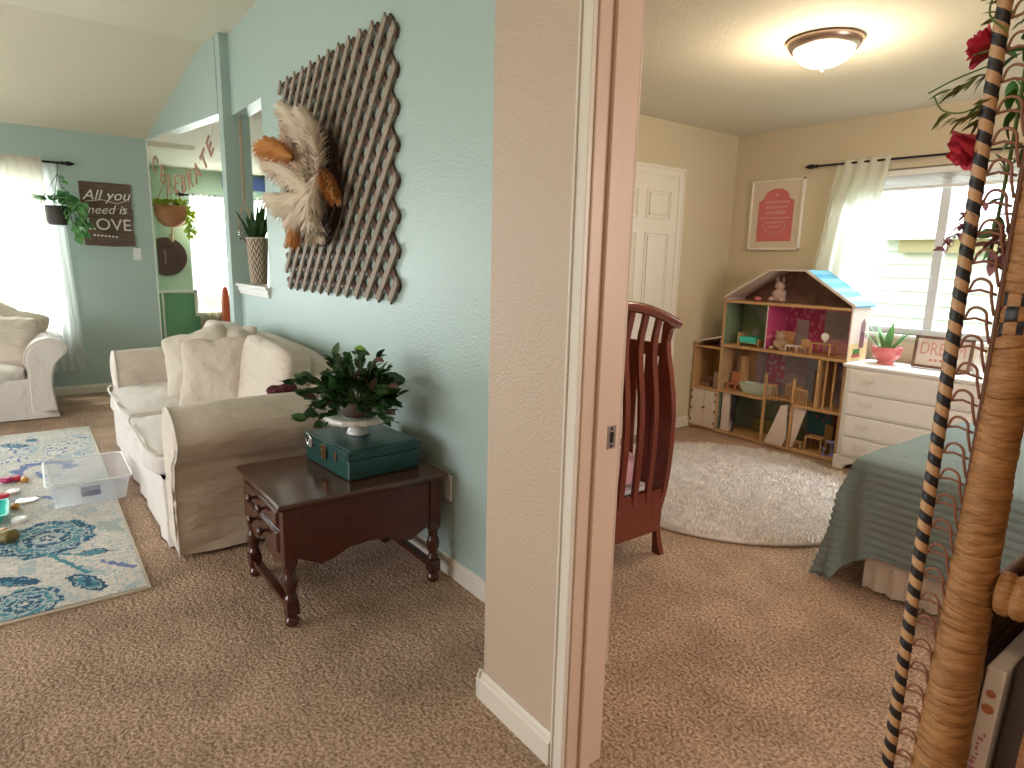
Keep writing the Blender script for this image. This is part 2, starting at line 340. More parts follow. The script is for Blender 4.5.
g = G(); g.box(-7.54, -4.6, -4.12, -4, 0, 3.0); g.box(-1.8, 1.72, -4.12, -4, 0, 3.0); g.box(-4.6, -1.8, -4.12, -4, 2.4, 3.0); g.build('wall_rear', 'beige', base=(0, 0, 0), **S)
g = G(); g.box(-9.62, -9.5, 0.95, 1.80, 0, 2.46); g.box(-9.62, -9.5, 3.0, 5.3, 0, 2.46); g.box(-9.62, -9.5, 1.80, 3.0, 0, 0.6); g.box(-9.62, -9.5, 1.80, 3.0, 2.08, 2.46)
g.m = 1; g.box(-9.5, -9.492, 1.07, 1.80, 0, 0.87); g.box(-9.5, -9.492, 3.03, 5.3, 0, 0.87); g.box(-9.5, -9.492, 1.80, 3.03, 0, 0.56)
g.build('wall_dining', ['mint', 'green'], base=(0, 0, 0), **S)
g = G(); g.box(-9.5, -7.54, 0.95, 1.07, 0, 2.46); g.build('wall_dining_side', 'mint', base=(0, 0, 0), **S)
g = G(); g.box(-9.5, -3.52, 5.2, 5.3, 0, 2.46); g.build('wall_dining_end', 'mint', base=(0, 0, 0), **S)
# ceilings
g = G(); g.prism([(-7.54, 2.42), (-5.84, 3.0), (1.72, 3.0), (1.72, 3.1), (-5.9, 3.1), (-7.54, 2.55)], 'y', -4.1, 1.52); g.build('ceiling', 'ceil', base=(0, 0, 0), **S)
g = G(); g.prism([(-3.46, 1.46), (-1.43, 1.46), (-1.43, 1.11), (1.66, 1.11), (1.66, 5.04), (-3.46, 5.04)], 'z', 2.45, 2.55); g.build('ceiling_bedroom', 'ceil', base=(0, 0, 0), **S)
g = G(); g.prism([(-9.62, .95), (-7.52, .95), (-7.52, 1.09), (-7.47, 1.09), (-5.62, 1.345), (-5.62, 1.46), (-3.46, 1.46), (-3.46, 5.3), (-9.62, 5.3)], 'z', 2.455, 2.55)
g.build('ceiling_dining', 'ceil', base=(0, 0, 0), **S)
# baseboards
def bboard(name, p0, p1, nrm, h=0.085, t=0.014):
    p0 = Vector((*p0, 0)); p1 = Vector((*p1, 0)); n = Vector((*nrm, 0)); g = G()
    prof = [(0, 0), (t, 0), (t, h*0.72), (t*0.6, h*0.80), (t*0.6, h*0.88), (t*0.25, h), (0, h)]
    A = [p0+n*q[0]+Vector((0, 0, q[1])) for q in prof]; B = [p1+n*q[0]+Vector((0, 0, q[1])) for q in prof]; k = len(prof)
    g.add(A+B, [(j, (j+1) % k, k+(j+1) % k, k+j) for j in range(k)]); g.add(A, [tuple(range(k))]); g.add(B, [tuple(range(k))])
    return g.build(name, 'trim', base=(0, 0, 0), **S)
bboard('baseboard_living', (-5.47, 1.388), (-1.49, 1.388), (0, -1))
bboard('baseboard_far', (-7.42, -4), (-7.42, 1.075), (1, 0))
bboard('baseboard_entry', (-1.504, 1.045), (-1.150, 1.045), (0, -1), 0.095, 0.016)
bboard('baseboard_entry_return', (-1.49, 1.045-0.016), (-1.49, 1.388), (-1, 0), 0.095, 0.016)
bboard('baseboard_bedroom_left', (-3.40, 4.24), (-3.40, 4.92), (1, 0))
bboard('baseboard_bedroom_window', (-3.40, 4.92), (1.6, 4.92), (0, -1))
# bedroom door frame: moulded casing, jamb with stop, strike plate
def casing(g, x0, x1, y, z0, z1, sgn):   # profile steps in x, proud toward -y
    w = x1-x0
    for (fa, fb, d) in ((0, 0.16, 0.010), (0.16, 0.24, 0.016), (0.24, 0.40, 0.011), (0.40, 0.78, 0.014), (0.78, 1.0, 0.020)):
        if sgn < 0: fa, fb = 1-fb, 1-fa
        g.box(x0+w*fa, x0+w*fb, y-d, y, z0, z1)
t = thing('door_frame', (-0.64, 1.1, 0), kind='structure')
g = G(); casing(g, -1.150, -1.092, 1.045, 0, 2.10, 1); casing(g, -0.193, -0.135, 1.045, 0, 2.10, -1); g.box(-1.15, -0.135, 1.025, 1.045, 2.04, 2.10); g.build('casing', 'trim', t, bevel=0.003)
g = G(); g.box(-1.105, -1.086, 1.040, 1.170, 0, 2.06); g.box(-0.20, -0.18, 1.040, 1.170, 0, 2.06); g.box(-1.105, -0.18, 1.04, 1.17, 2.04, 2.06); g.build('jamb', 'jamb', t, bevel=0.002)
g = G(); g.box(-1.086, -1.075, 1.082, 1.118, 0, 2.04); g.box(-0.211, -0.20, 1.082, 1.118, 0, 2.04); g.build('door_stop', 'jamb', t, bevel=0.002)
g = G(); g.box(-1.0862, -1.0845, 1.128, 1.158, 0.912, 0.972); g.m = 1; g.box(-1.0850, -1.0838, 1.137, 1.150, 0.928, 0.956)
for z in (0.919, 0.965): g.lathe([(0.0045, 0), (0.0, 0.001)], (-1.0838, 1.143, z), 8, Matrix.Rotation(PI/2, 3, 'Y'))
g.build('strike_plate', ['nickel', 'dark'], t)
# closet door (six panels) in the bedroom's left wall: y 3.36..4.17
t = thing('door_1', (-3.40, 3.76, 0), kind='structure')
g = G(); g.box(-3.40, -3.382, 3.29, 3.355, 0, 2.115); g.box(-3.40, -3.382, 4.175, 4.24, 0, 2.115); g.box(-3.40, -3.382, 3.355, 4.175, 2.045, 2.115)
g.box(-3.382, -3.375, 4.22, 4.24, 0, 2.115); g.box(-3.382, -3.375, 3.29, 4.24, 2.095, 2.115); g.build('casing', 'door', t, bevel=0.004)
g = G(); g.box(-3.40, -3.388, 3.355, 4.175, 0.01, 2.045)
for y0, y1 in ((3.44, 3.72), (3.81, 4.09)):
    for z0, z1 in ((0.16, 0.84), (0.96, 1.62), (1.72, 1.94)):
        for k in range(2):
            e = 0.028*k
            g.box(-3.388, -3.380+0.004*k, y0+e, y0+e+0.012, z0+e, z1-e); g.box(-3.388, -3.380+0.004*k, y1-e-0.012, y1-e, z0+e, z1-e)
            g.box(-3.388, -3.380+0.004*k, y0+e, y1-e, z0+e, z0+e+0.012); g.box(-3.388, -3.380+0.004*k, y0+e, y1-e, z1-e-0.012, z1-e)
        g.box(-3.388, -3.379, y0+0.04, y1-0.04, z0+0.04, z1-0.04)
g.build('door_leaf', 'door', t, bevel=0.003)
# pass-through sill
g = G(); g.box(-5.50, -4.66, 1.345, 1.53, 1.13, 1.153); g.box(-5.47, -4.68, 1.362, 1.39, 1.095, 1.13); g.box(-5.465, -4.69, 1.372, 1.39, 1.07, 1.095)
g.build('trim_1', 'white', base=(0, 0, 0), bevel=0.005, **S)
# dining chair rail and trim
g = G(); g.box(-9.492, -9.46, 1.07, 1.84, 0.86, 0.90); g.box(-9.50, -9.46, 1.80, 1.84, 0.56, 0.90); g.box(-9.50, -9.44, 1.80, 3.05, 0.55, 0.60)
g.box(-9.492, -9.47, 1.405, 1.435, 0, 0.86); g.build('trim_2', 'white', base=(0, 0, 0), bevel=0.004, **S)
g = G(); g.box(-7.545, -7.418, 1.070, 1.082, 0, 2.46); g.build('trim_3', 'white', base=(0, 0, 0), **S)

# windows
def window(name, ax, c, a0, a1, z0, z1, mull, fw=0.045):
    ctr = ((a0+a1)/2, c, z0) if ax == 'y' else (c, (a0+a1)/2, z0)
    t = thing(name, ctr, kind='structure')
    def bx(g, p0, p1, q0, q1, d0, d1):
        if ax == 'y': g.box(p0, p1, c+d0, c+d1, q0, q1)
        else: g.box(c+d0, c+d1, p0, p1, q0, q1)
    g = G(); bx(g, a0, a0+fw, z0, z1, 0, 0.05); bx(g, a1-fw, a1, z0, z1, 0, 0.05); bx(g, a0, a1, z0, z0+fw, 0, 0.05); bx(g, a0, a1, z1-fw, z1, 0, 0.05)
    for m in mull: bx(g, m-0.03, m+0.03, z0+fw, z1-fw, 0.002, 0.048)
    g.build('window_frame', 'vinyl', t, bevel=0.004)
    g = G(); bx(g, a0+fw/2, a1-fw/2, z0+fw/2, z1-fw/2, 0.023, 0.027); g.build('pane', PANE, t)
    return t
PANE = bpy.data.materials.new('window_glass'); PANE.use_nodes = True
_n = PANE.node_tree.nodes; _l = PANE.node_tree.links; _n.remove(_n['Principled BSDF'])
_t = _n.new('ShaderNodeBsdfTransparent'); _t.inputs[0].default_value = (0.96, 0.98, 0.98, 1); _g = _n.new('ShaderNodeBsdfGlossy'); _g.inputs['Roughness'].default_value = 0.02
_m = _n.new('ShaderNodeMixShader'); _m.inputs[0].default_value = 0.05; _l.new(_t.outputs[0], _m.inputs[1]); _l.new(_g.outputs[0], _m.inputs[2]); _l.new(_m.outputs[0], _n['Material Output'].inputs[0])
t = window('window_1', 'y', 4.975, -2.42, -0.95, 0.93, 2.07, (-1.80,))
g = G(); g.box(-2.45, -0.92, 4.88, 4.975, 0.905, 0.93); g.build('window_sill', 'white', t, bevel=0.004)
window('window_2', 'x', -7.53, -2.6, 0.27, 0.62, 2.05, (-1.165,))
window('window_3', 'x', -9.61, 1.80, 3.0, 0.6, 2.08, (2.38,))

# outside the bedroom window: lawn and the neighbouring house
g = G(); g.grid(lambda a, b: Vector((-30+60*a, -30+60*b, -0.35)), 2, 2, False); g.build('ground', 'grass', base=(0, 0, -0.35), **S)
t = thing('neighbouring_house', (-1, 8.6, -0.35), 'pale lap-sided neighbouring house outside the bedroom window', 'house')
g = G()
for k in range(14):
    z = -0.35+k*0.15; g.add([(-6, 8.10, z), (3, 8.10, z), (3, 8.122, z+0.15), (-6, 8.122, z+0.15), (-6, 8.122, z), (3, 8.122, z)], [(0, 1, 2, 3), (0, 4, 5, 1)])
g.box(-6, 3, 8.122, 8.6, -0.35, 1.75); g.build('siding', 'siding', t)
g = G(); g.box(-3.30, 3, 8.0, 8.10, 1.58, 1.72); g.build('fascia', 'fascia', t)
g = G(); g.box(-3.5, 3, 7.9, 9, 1.72, 1.79); g.add([(-3.5, 7.9, 1.79), (3, 7.9, 1.79), (3, 10, 2.1), (-3.5, 10, 2.1)], [(0, 1, 2, 3)]); g.build('roof_edge', 'siding', t)

# ================================================================ LIVING ROOM
def wr(p, a, s=8, sd=0): return a*noise.noise(Vector((p[0]*s, p[1]*s, p[2]*s))+Vector((sd, sd, sd)))
def catmull(P, n=6):
    out = []
    for i in range(len(P)-1):
        p = [Vector(P[max(0, i-1)]), Vector(P[i]), Vector(P[i+1]), Vector(P[min(len(P)-1, i+2)])]
        for k in range(n):
            t = k/n; out.append(0.5*((2*p[1])+(p[2]-p[0])*t+(2*p[0]-5*p[1]+4*p[2]-p[3])*t*t+(3*p[1]-p[0]-3*p[2]+p[3])*t**3))
    out.append(Vector(P[-1])); return out
def sofa_arm(g, g2, x_in, x_out, y0, y1, top, sgn, sd, ax='y'):
    """profile in (x,z): sgn +1 when the outside is +x"""
    w = abs(x_out-x_in)
    P = catmull([(0, 0.02), (0.0, 0.30), (0.0, top-0.12), (0.03, top-0.035), (0.10, top), (0.20, top-.015), (0.29, top-.06), (0.325, top-.125), (0.29, top-.19), (0.215, top-.235), (0.18, top-.31), (.165, .2), (.175, 0.02)], 5)
    P = [(x_in+sgn*p.x, p.y) for p in P]
    def fn(a, b):
        i = min(int(a*(len(P)-1)+0.5), len(P)-1); x, z = P[i]; y = y0+(y1-y0)*b
        low = 1 if z < top-0.2 else 0.35
        k = wr((x, y*0.8+z*1.2, z*3.2), 0.026*low, 5, sd)+wr((x, y*.5+z, z*5), .010*low, 6, sd+3)
        zz = z + (0.014*math.sin(PI*min(1, b*1.0)) if z > top-0.15 else 0)
        v = Vector((x+sgn*k, y, max(0.012, zz)))
        return v if ax == 'y' else Vector((v.y, v.x, v.z))
    g.grid(fn, len(P), 26)
    for b in (0, 1):
        c = [fn(i/(len(P)-1), b) for i in range(len(P))]
        ctr = sum(c, Vector())/len(c); off = Vector((0, -0.012 if b == 0 else 0.012, 0)); off = off if ax == 'y' else Vector((off.y, 0, 0))
        inner = [ctr+(p-ctr)*0.86+off for p in c]; n = len(c)
        g.add(c+inner, [(j, (j+1) % n, n+(j+1) % n, n+j) for j in range(n)], True); g.add(inner, [tuple(range(n))], True)
    g2.tube([fn(i/(len(P)-1), 0.0) for i in range(len(P))], 0.006, 6)
sofa = thing('sofa', (-4.2, 0.9, 0), 'white slipcovered two-cushion sofa along the teal wall', 'sofa')
g = G()
def skirt(a, b):
    pts = [(-5.36, 1.34), (-5.36, 0.425), (-3.20, 0.425), (-3.20, 1.34)]
    seg = a*3; i = min(2, int(seg)); q = seg-i; x = pts[i][0]*(1-q)+pts[i+1][0]*q; y = pts[i][1]*(1-q)+pts[i+1][1]*q
    z = 0.012+0.33*b; k = wr((x, y, z*0.5), 0.02, 7)*(1-b*0.4); return Vector((x+(k if i != 1 else 0), y+(k if i == 1 else 0), z))
g.grid(skirt, 91, 8); g.box(-5.38, -3.09, 0.49, 1.33, 0.30, 0.36); g.build('base', 'slipw', sofa)
g = G(); g2 = G(); sofa_arm(g, g2, -3.215, -3.06, 0.445, 1.30, 0.70, 1, 1.0); o = g.build('arm', 'slip', sofa); g2.build('piping', 'slipw', o)
g = G(); g2 = G(); sofa_arm(g, g2, -5.08, -5.385, 0.445, 1.30, 0.69, -1, 4.0); o = g.build('arm', 'slip', sofa); g2.build('piping', 'slipw', o)
def cush(p):
    return Vector((p.x, p.y, p.z*(0.86+0.14*(1-p.x*p.x)*(1-p.y*p.y)*2)))
for x0, x1, sd in ((-5.215, -4.16, 2), (-4.15, -3.23, 5)):
    g = G(); g.soft(((x0+x1)/2, 0.740, 0.385), ((x1-x0)/2, 0.355, 0.084), 5.5, 22, wr=0.022, ws=7, seed=sd, fn=cush)
    o = g.build('seat_cushion', 'slipw', sofa, weld=True)
    g2 = G(); xa, xb = x0+0.02, x1-0.02
    g2.tube(catmull([(xa, 1.05, .45), (xa, .5, .45), (xa+.05, .395, .447), ((xa+xb)/2, .385, .45), (xb-.05, .395, .447), (xb, .5, .45), (xb, 1.05, .45)]), 0.006, 6); g2.build('piping', 'slipw', o)
g = G()
def back(a, b):      # camel back: a along x, b round the section
    x = -5.36+2.27*a; e = min(1, 4.2*a*(1-a)*1.6); top = 0.69+0.175*math.sin(PI*min(1, max(0, (a-0.0)/1.0)))**0.45
    P = [(1.05, 0.36), (1.03, 0.5), (1.05, 0.66), (1.10, 0.80), (1.17, 0.92), (1.26, 0.965), (1.34, 0.93), (1.365, 0.8), (1.365, 0.4), (1.36, 0.02)]
    q = b*(len(P)-1); i = min(len(P)-2, int(q)); q -= i; y = P[i][0]*(1-q)+P[i+1][0]*q; z = P[i][1]*(1-q)+P[i+1][1]*q
    if z > 0.36: z = 0.36+(z-0.36)*(top-0.36)/(0.605)
    return Vector((x, min(1.37, y+wr((x, y, z), 0.02, 5, 9)), z))
g.grid(back, 60, 37)
for a_ in (0, 1):
    c = [back(a_, i/36) for i in range(37)]; g.add(c, [tuple(range(37))])
g.build('backrest', 'slip', sofa)
for x0, x1, sd in ((-5.2, -4.17, 3), (-4.16, -3.24, 8)):     # loose back cushions, rounded top
    T = Matrix.Rotation(R(-12), 3, 'X')
    def bc(p, lo=(sd == 3)):
        arch = 0.0
        return Vector((p.x, p.y*(0.7+0.3*(1-p.x**2)), p.z*(1+0.0*arch)+max(0, p.z)*(arch-0.07*p.x**4)))
    g = G(); g.soft(((x0+x1)/2, 1.06, 0.655), ((x1-x0)/2, 0.115, 0.25), 5.5, 20, T, 0.016, 6, sd, fn=bc); g.build('back_cushion', 'slip', sofa, weld=True)

def pillow(name, c, s, th, T, m, label, group=None, sd=0, cat='pillow', wrk=0.015):
    def fn(p):
        r2 = max(abs(p.x), abs(p.z)); t = max(0.03, 1-r2**2.2)
        pin = 1-0.10*(1-min(abs(p.x), abs(p.z)))*r2
        return Vector((p.x*pin, p.y*t**0.5, p.z*pin))
    g = G(); g.soft(c, (s/2, th/2, s/2), 9, 22, T, wrk, 13, sd, fn=fn)
    o = g.build(name, m, None, weld=True, label=label, cat=cat, group=group, base=c)
    return o
def rot(x=0, y=0, z=0): return Euler((R(x), R(y), R(z))).to_matrix()
pillow('throw_pillow', (-4.06, 0.86, 0.675), 0.45, 0.17, rot(0, 0, 48) @ rot(-20, -6, 0), 'pillow', 'crinkled cream throw pillow in front on the sofa seat', 'pillows on the long sofa', 1)
pillow('throw_pillow', (-4.46, 0.84, 0.685), 0.46, 0.16, rot(0, 0, 50) @ rot(-22, -18, 0), 'pillow2', 'crumpled cream pillow tucked just behind the front sofa pillow', 'pillows on the long sofa', 2)
pillow('throw_pillow', (-4.48, 1.04, 0.69), 0.46, 0.12, rot(0, 0, 25) @ rot(-14, -4, 0), 'pillow2', 'rear cream pillow with one corner above the others on the sofa', 'pillows on the long sofa', 3, wrk=0.006)
g = G(); g.soft((-3.17, .97, 0.715), (0.05, 0.06, 0.03), 2.6, 10, wr=0.03, ws=16); g.build('folded_throw', 'maroon', label='dark maroon folded throw on the sofa arm behind the plant', cat='blanket', weld=True)

# loveseat under the far window, facing +x
lv = thing('loveseat', (-6.9, -0.7, 0), 'white slipcovered armchair sofa under the bright far window', 'sofa')
g = G(); g2 = G()
P = catmull([(0.0, 0.012), (0.0, 0.30), (0.012, 0.40), (0.0, 0.52), (0.06, 0.63), (0.16, 0.665), (0.26, 0.62), (0.275, 0.55), (0.21, 0.47), (0.165, 0.36), (0.165, 0.18), (0.185, 0.012)], 5)
def la(a, b):
    i = min(int(a*(len(P)-1)+0.5), len(P)-1); p = P[i]; x = -6.40-0.88*b
    k = wr((x, p.x, p.y), 0.015, 7, 3); return Vector((x+k*0.3, -0.06+p.x+k, max(0.012, p.y)))
g.grid(la, len(P), 18); c = [la(i/(len(P)-1), 0) for i in range(len(P))]; ctr = sum(c, Vector())/len(c)
inner = [ctr+(p-ctr)*0.85+Vector((0.012, 0, 0)) for p in c]; n = len(c); g.add(c+inner, [(j, (j+1) % n, n+(j+1) % n, n+j) for j in range(n)], True); g.add(inner, [tuple(range(n))], True)
g2.tube(c, 0.006, 6); o = g.build('arm', 'slipw', lv); g2.build('piping', 'slipw', o)
g = G(); g.grid(lambda a, b: Vector((-6.41+wr((a*6, b*0.3, 0), 0.018, 2.5), -1.9+1.87*a, 0.012+0.33*b)), 60, 8); g.box(-7.3, -6.44, -1.9, -0.04, 0.2, 0.33); g.build('base', 'slipw', lv)
g = G(); g.soft((-6.79, -0.50, 0.365), (0.40, 0.435, 0.09), 4.5, 18, wr=0.018, ws=8, seed=3, fn=cush); g.build('seat_cushion', 'slipw', lv, weld=True)
g = G(); g.soft((-6.79, -1.40, 0.365), (0.40, 0.435, 0.09), 4.5, 12, wr=0.018, ws=8, seed=6, fn=cush); g.build('seat_cushion', 'slipw', lv, weld=True)
g = G(); g.soft((-7.20, -0.9, 0.42), (0.12, 0.95, 0.36), 4, 16, wr=0.02, ws=6, seed=4); g.build('backrest', 'slipw', lv, weld=True)
pillow('throw_pillow', (-6.78, -0.20, 0.62), 0.46, 0.17, rot(-22, 0, 0) @ rot(0, 0, 0) if False else rot(0, 0, 78) @ rot(-18, 8, 0), 'slip', 'plump cream pillow against the loveseat arm', 'pillows on the loveseat', 5)
pillow('throw_pillow', (-7.00, -0.16, 0.66), 0.50, 0.15, rot(0, 0, 84) @ rot(-14, 22, 0), 'pillow2', 'cream pillow with raised corner behind the plump loveseat pillow', 'pillows on the loveseat', 6)

# floral rug, painted cell by cell
cr_ = (0.68, 0.63, 0.57); bl = (0.018, 0.095, 0.18); bl2 = (0.065, 0.25, 0.33); bl3 = (0.16, 0.21, 0.42); pale = (0.42, 0.50, 0.52)
def ell(x, y, cx, cy, a, b, ang):
    dx, dy = x-cx, y-cy; c, s = math.cos(ang), math.sin(ang); return ((dx*c+dy*s)/a)**2+((-dx*s+dy*c)/b)**2
def segd(x, y, x0, y0, x1, y1):
    dx, dy = x1-x0, y1-y0; t = max(0, min(1, ((x-x0)*dx+(y-y0)*dy)/(dx*dx+dy*dy))); return math.hypot(x-x0-t*dx, y-y0-t*dy)
def rugcol(x, y):
    n1 = noise.noise(Vector((x*9, y*9, 0))); n2 = noise.noise(Vector((x*38, y*38, 4))); xx = x+0.014*n2; yy = y+0.014*noise.noise(Vector((x*38, y*38, 9)))
    c = tuple(v*(1+0.14*n1+0.13*n2) for v in cr_)
    if noise.noise(Vector((x*5, y*7, 31))) > 0.34 and n2 > -0.2: c = pale
    # big peony
    for (fx, fy, fr, pet) in ((-3.62, -0.03, 0.20, 9), (-2.95, -0.12, 0.13, 7), (-4.9, -0.75, 0.26, 10), (-3.3, -1.1, 0.3, 11)):
        rr = math.hypot((xx-fx)*0.85, yy-fy); th = math.atan2(yy-fy, xx-fx)
        for k in range(4):
            R0 = fr*(1-0.24*k); edge = R0*(0.90+0.12*abs(math.sin((pet-k)*th/2+k)))
            if rr < edge: c = (bl, bl2, bl, pale)[k] if n2 < 0.32 else (bl2, pale, bl2, cr_)[k]
            if abs(rr-edge) < 0.005: c = pale
            if k < 3 and noise.noise(Vector((x*55, y*55, k))) > .36: c = pale
        if rr < 0.035: c = bl
        if rr < 0.014: c = cr_
    for (cx, cy, a, b, an) in ((-3.33, 0.135, 0.062, 0.035, 1.2), (-3.02, 0.09, 0.125, 0.042, 0.45), (-3.19, -0.15, 0.10, 0.04, 0.9), (-5.56, -0.17, 0.10, 0.045, 0.8), (-5.66, -0.07, 0.05, 0.035, 0.3), (-4.2, -0.5, 0.12, 0.05, 0.2), (-3.9, -0.6, 0.13, 0.05, 2.2), (-2.99, -0.6, 0.12, 0.05, 1.9)):
        e = ell(xx, yy, cx, cy, a, b, an)
        if e < 1: c = bl if e > 0.55 or n2 > 0.12 else bl2
        if abs(e-0.5) < 0.06: c = pale
    for (x0, y0, x1, y1, w, cc) in ((-3.42, -0.05, -3.33, 0.10, .009, bl2), (-3.41, -0.03, -3.12, 0.10, .010, bl2), (-3.20, 0.16, -3.07, 0.262, .013, bl3), (-3.33, 0.165, -3.29, 0.22, .007, bl), (-4.27, -0.02, -4.22, 0.02, .02, bl3), (-4.79, -0.05, -4.66, -0.02, .018, bl3), (-3.25, -0.2, -3.15, -0.1, 0.012, bl)):
        if segd(xx, yy, x0, y0, x1, y1) < w*(1+0.8*n2): c = cc
    e = math.hypot((x+4.83)*0.75, y+0.015); th = math.atan2(y+0.015, x+4.83)
    if 0.105+0.02*n1 < e < 0.165+0.02*math.sin(9*th) and (th > 1.2 or th < -1.0) and n2 > -0.45: c = bl3
    if ell(x, y, -3.61, 0.225, 0.10, 0.035, 0.4) < 1+0.9*n2: c = (0.40, 0.45, 0.43)
    if -5.62 < x < -5.06 and y > -0.3:
        if noise.noise(Vector((x*26, y*46, 12))) > 0.14+0.3*abs(x+5.35): c = bl3 if n1 > 0 else pale
    return tuple(min(1, max(0, v)) for v in c)
g = G(); x0, x1, y0, y1 = -5.93, -2.835, -1.85, 0.300
g.box(x0, x1, y0, y1, 0.002, 0.0095)
nx, ny = 400, 200; g2 = G()
xs = [x0+0.012+(x1-x0-0.024)*i/nx for i in range(nx+1)]
ys = [-1.84+1.29*j/40 for j in range(40)]+[-0.55+(y1-0.012+0.55)*j/(ny-40) for j in range(ny-39)]
vs = [(x, y, 0.0125+0.002*noise.noise(Vector((x*4, y*4, 0)))) for y in ys for x in xs]; m_ = nx+1; fs = []; cols = []
for j in range(len(ys)-1):
    for i in range(nx):
        fs.append((j*m_+i, j*m_+i+1, (j+1)*m_+i+1, (j+1)*m_+i)); cols.append(rugcol((xs[i]+xs[i+1])/2, (ys[j]+ys[j+1])/2))
rug = g.build('area_rug', 'rugedge', label='cream area rug with large blue flowers in front of the sofa', cat='rug')
g2.add(vs, fs, True); g2.col = cols; g2.build('woven_field', 'rug', rug)

# clear storage bin
t = thing('storage_bin', (-4.24, 0.18, 0.014), 'clear rectangular plastic bin with a photo label, beside the sofa', 'bin')
A = [Vector((-3.99, -0.012)), Vector((-3.99, 0.375)), Vector((-4.50, 0.375)), Vector((-4.53, 0.0))]
def rrect(cx, cy, hx, hy, rad, z, n=5):
    out = []
    for k, (sx, sy) in enumerate(((1, 1), (-1, 1), (-1, -1), (1, -1))):
        for i in range(n+1):
            w = PI/2*(k+i/n); out.append(Vector((cx+sx*(hx-rad)+rad*math.cos(w), cy+sy*(hy-rad)+rad*math.sin(w), z)))
    return out
def loft(g, rings, cap0=True, cap1=False, smooth=False):
    n = len(rings[0])
    for a_, b_ in zip(rings, rings[1:]): g.add(a_+b_, [(j, (j+1) % n, n+(j+1) % n, n+j) for j in range(n)], smooth)
    if cap0: g.add(rings[0], [tuple(range(n))[::-1]])
    if cap1: g.add(rings[-1], [tuple(range(n))])
g = G(); cx, cy = -4.25, 0.18
loft(g, [rrect(cx, cy, .235, .168, .03, .016), rrect(cx, cy, .24, .172, .03, .05), rrect(cx, cy, .262, .192, .03, .148), rrect(cx, cy, .259, .189, .03, .148), rrect(cx, cy, .237, .169, .03, .05), rrect(cx, cy, .23, .164, .03, .02)], True, True)
g.build('tub', 'bin', t)
g = G(); pr = rrect(cx, cy, .268, .198, .034, .150); g.tube(pr+[pr[0]], 0.005, 6, False); g.build('rim', 'plastic', t)
g = G(); g.box(-4.0075+.003, -4.004+.003, 0.135, 0.225, 0.065, 0.12); g.build('photo_label', 'batik', t, label='small photo label')

# toys on the rug
def bit(name, c, d, m, label, e=2.6, cat='toy', rz=0, wrk=0.006, group='toys scattered on the rug'):
    g = G(); g.soft(c, d, e, 8, Matrix.Rotation(rz, 3, 'Z'), wrk, 30, rnd.random()*9); return g.build(name, m, label=label, cat=cat, group=group, weld=True)
bit('toy_block', (-4.66, -0.195, .033), (.035, .032, .018), 'magenta', 'dark magenta toy piece at the far end of the scattered toys')
bit('toy_block', (-4.67, -0.150, .030), (.030, .022, .016), 'red', 'red toy piece beside the magenta one on the rug')
bit('toy_block', (-4.62, -0.112, .030), (.034, .022, .016), 'ochre', 'orange toy piece right of the red one on the rug')
bit('toy_block', (-4.45, -0.165, .022), (.05, .03, .008), 'dvd', 'flat pale pink toy piece behind the orange pile')
bit('toy_block', (-4.36, -0.21, .03), (.03, .03, .015), 'red', 'red-orange toy piece on the rug by the frame edge')
bit('toy_block', (-4.22, -0.24, .03), (.04, .03, .016), 'magenta', 'dark red toy piece nearest the teal tray')
bit('toy_block', (-4.15, -0.155, .028), (.036, .022, .014), 'ochre', 'ochre toy piece between the tray and the silver disc')
g = G(); g.lathe([(0, 0.013), (0.055, 0.013), (0.06, 0.018), (0.045, 0.021), (0, 0.022)], (-4.26, -0.105, 0), 20, fr=lambda w, i: 1+0.06*math.cos(6*w)); g.build('toy_dish', 'silver', label='shiny silver round toy dish on the rug', cat='toy')
g = G(); g.lathe([(0, 0.013), (0.036, 0.013), (0.038, 0.03), (0.034, 0.033), (0.02, 0.034), (0, 0.030)], (-3.93, -0.135, 0), 24); g.build('jar_lid', 'plastic', label='round white plastic lid beside the teal tray', cat='lid')
g = G(); cx, cy = -4.02, -0.33
loft(g, [rrect(cx, cy, .10, .115, .02, .014), rrect(cx, cy, .125, .145, .02, .075), rrect(cx, cy, .135, .155, .02, .075), rrect(cx, cy, .135, .155, .02, .071), rrect(cx, cy, .121, .141, .02, .071), rrect(cx, cy, .096, .11, .02, .02)], True, True)
g.build('toy_tray', 'tealtray', label='teal plastic tray of toys at the left edge of the rug', cat='tray', bevel=0.002)
bit('toy_ball', (-3.66, -0.175, .045), (.042, .042, .032), 'olive', 'olive brown toy lump nearest the camera on the rug', 2.1)
bit('toy_ball', (-3.73, -0.20, .040), (.030, .032, .026), 'ochre', 'small mottled ochre toy behind the olive one', 2.1)

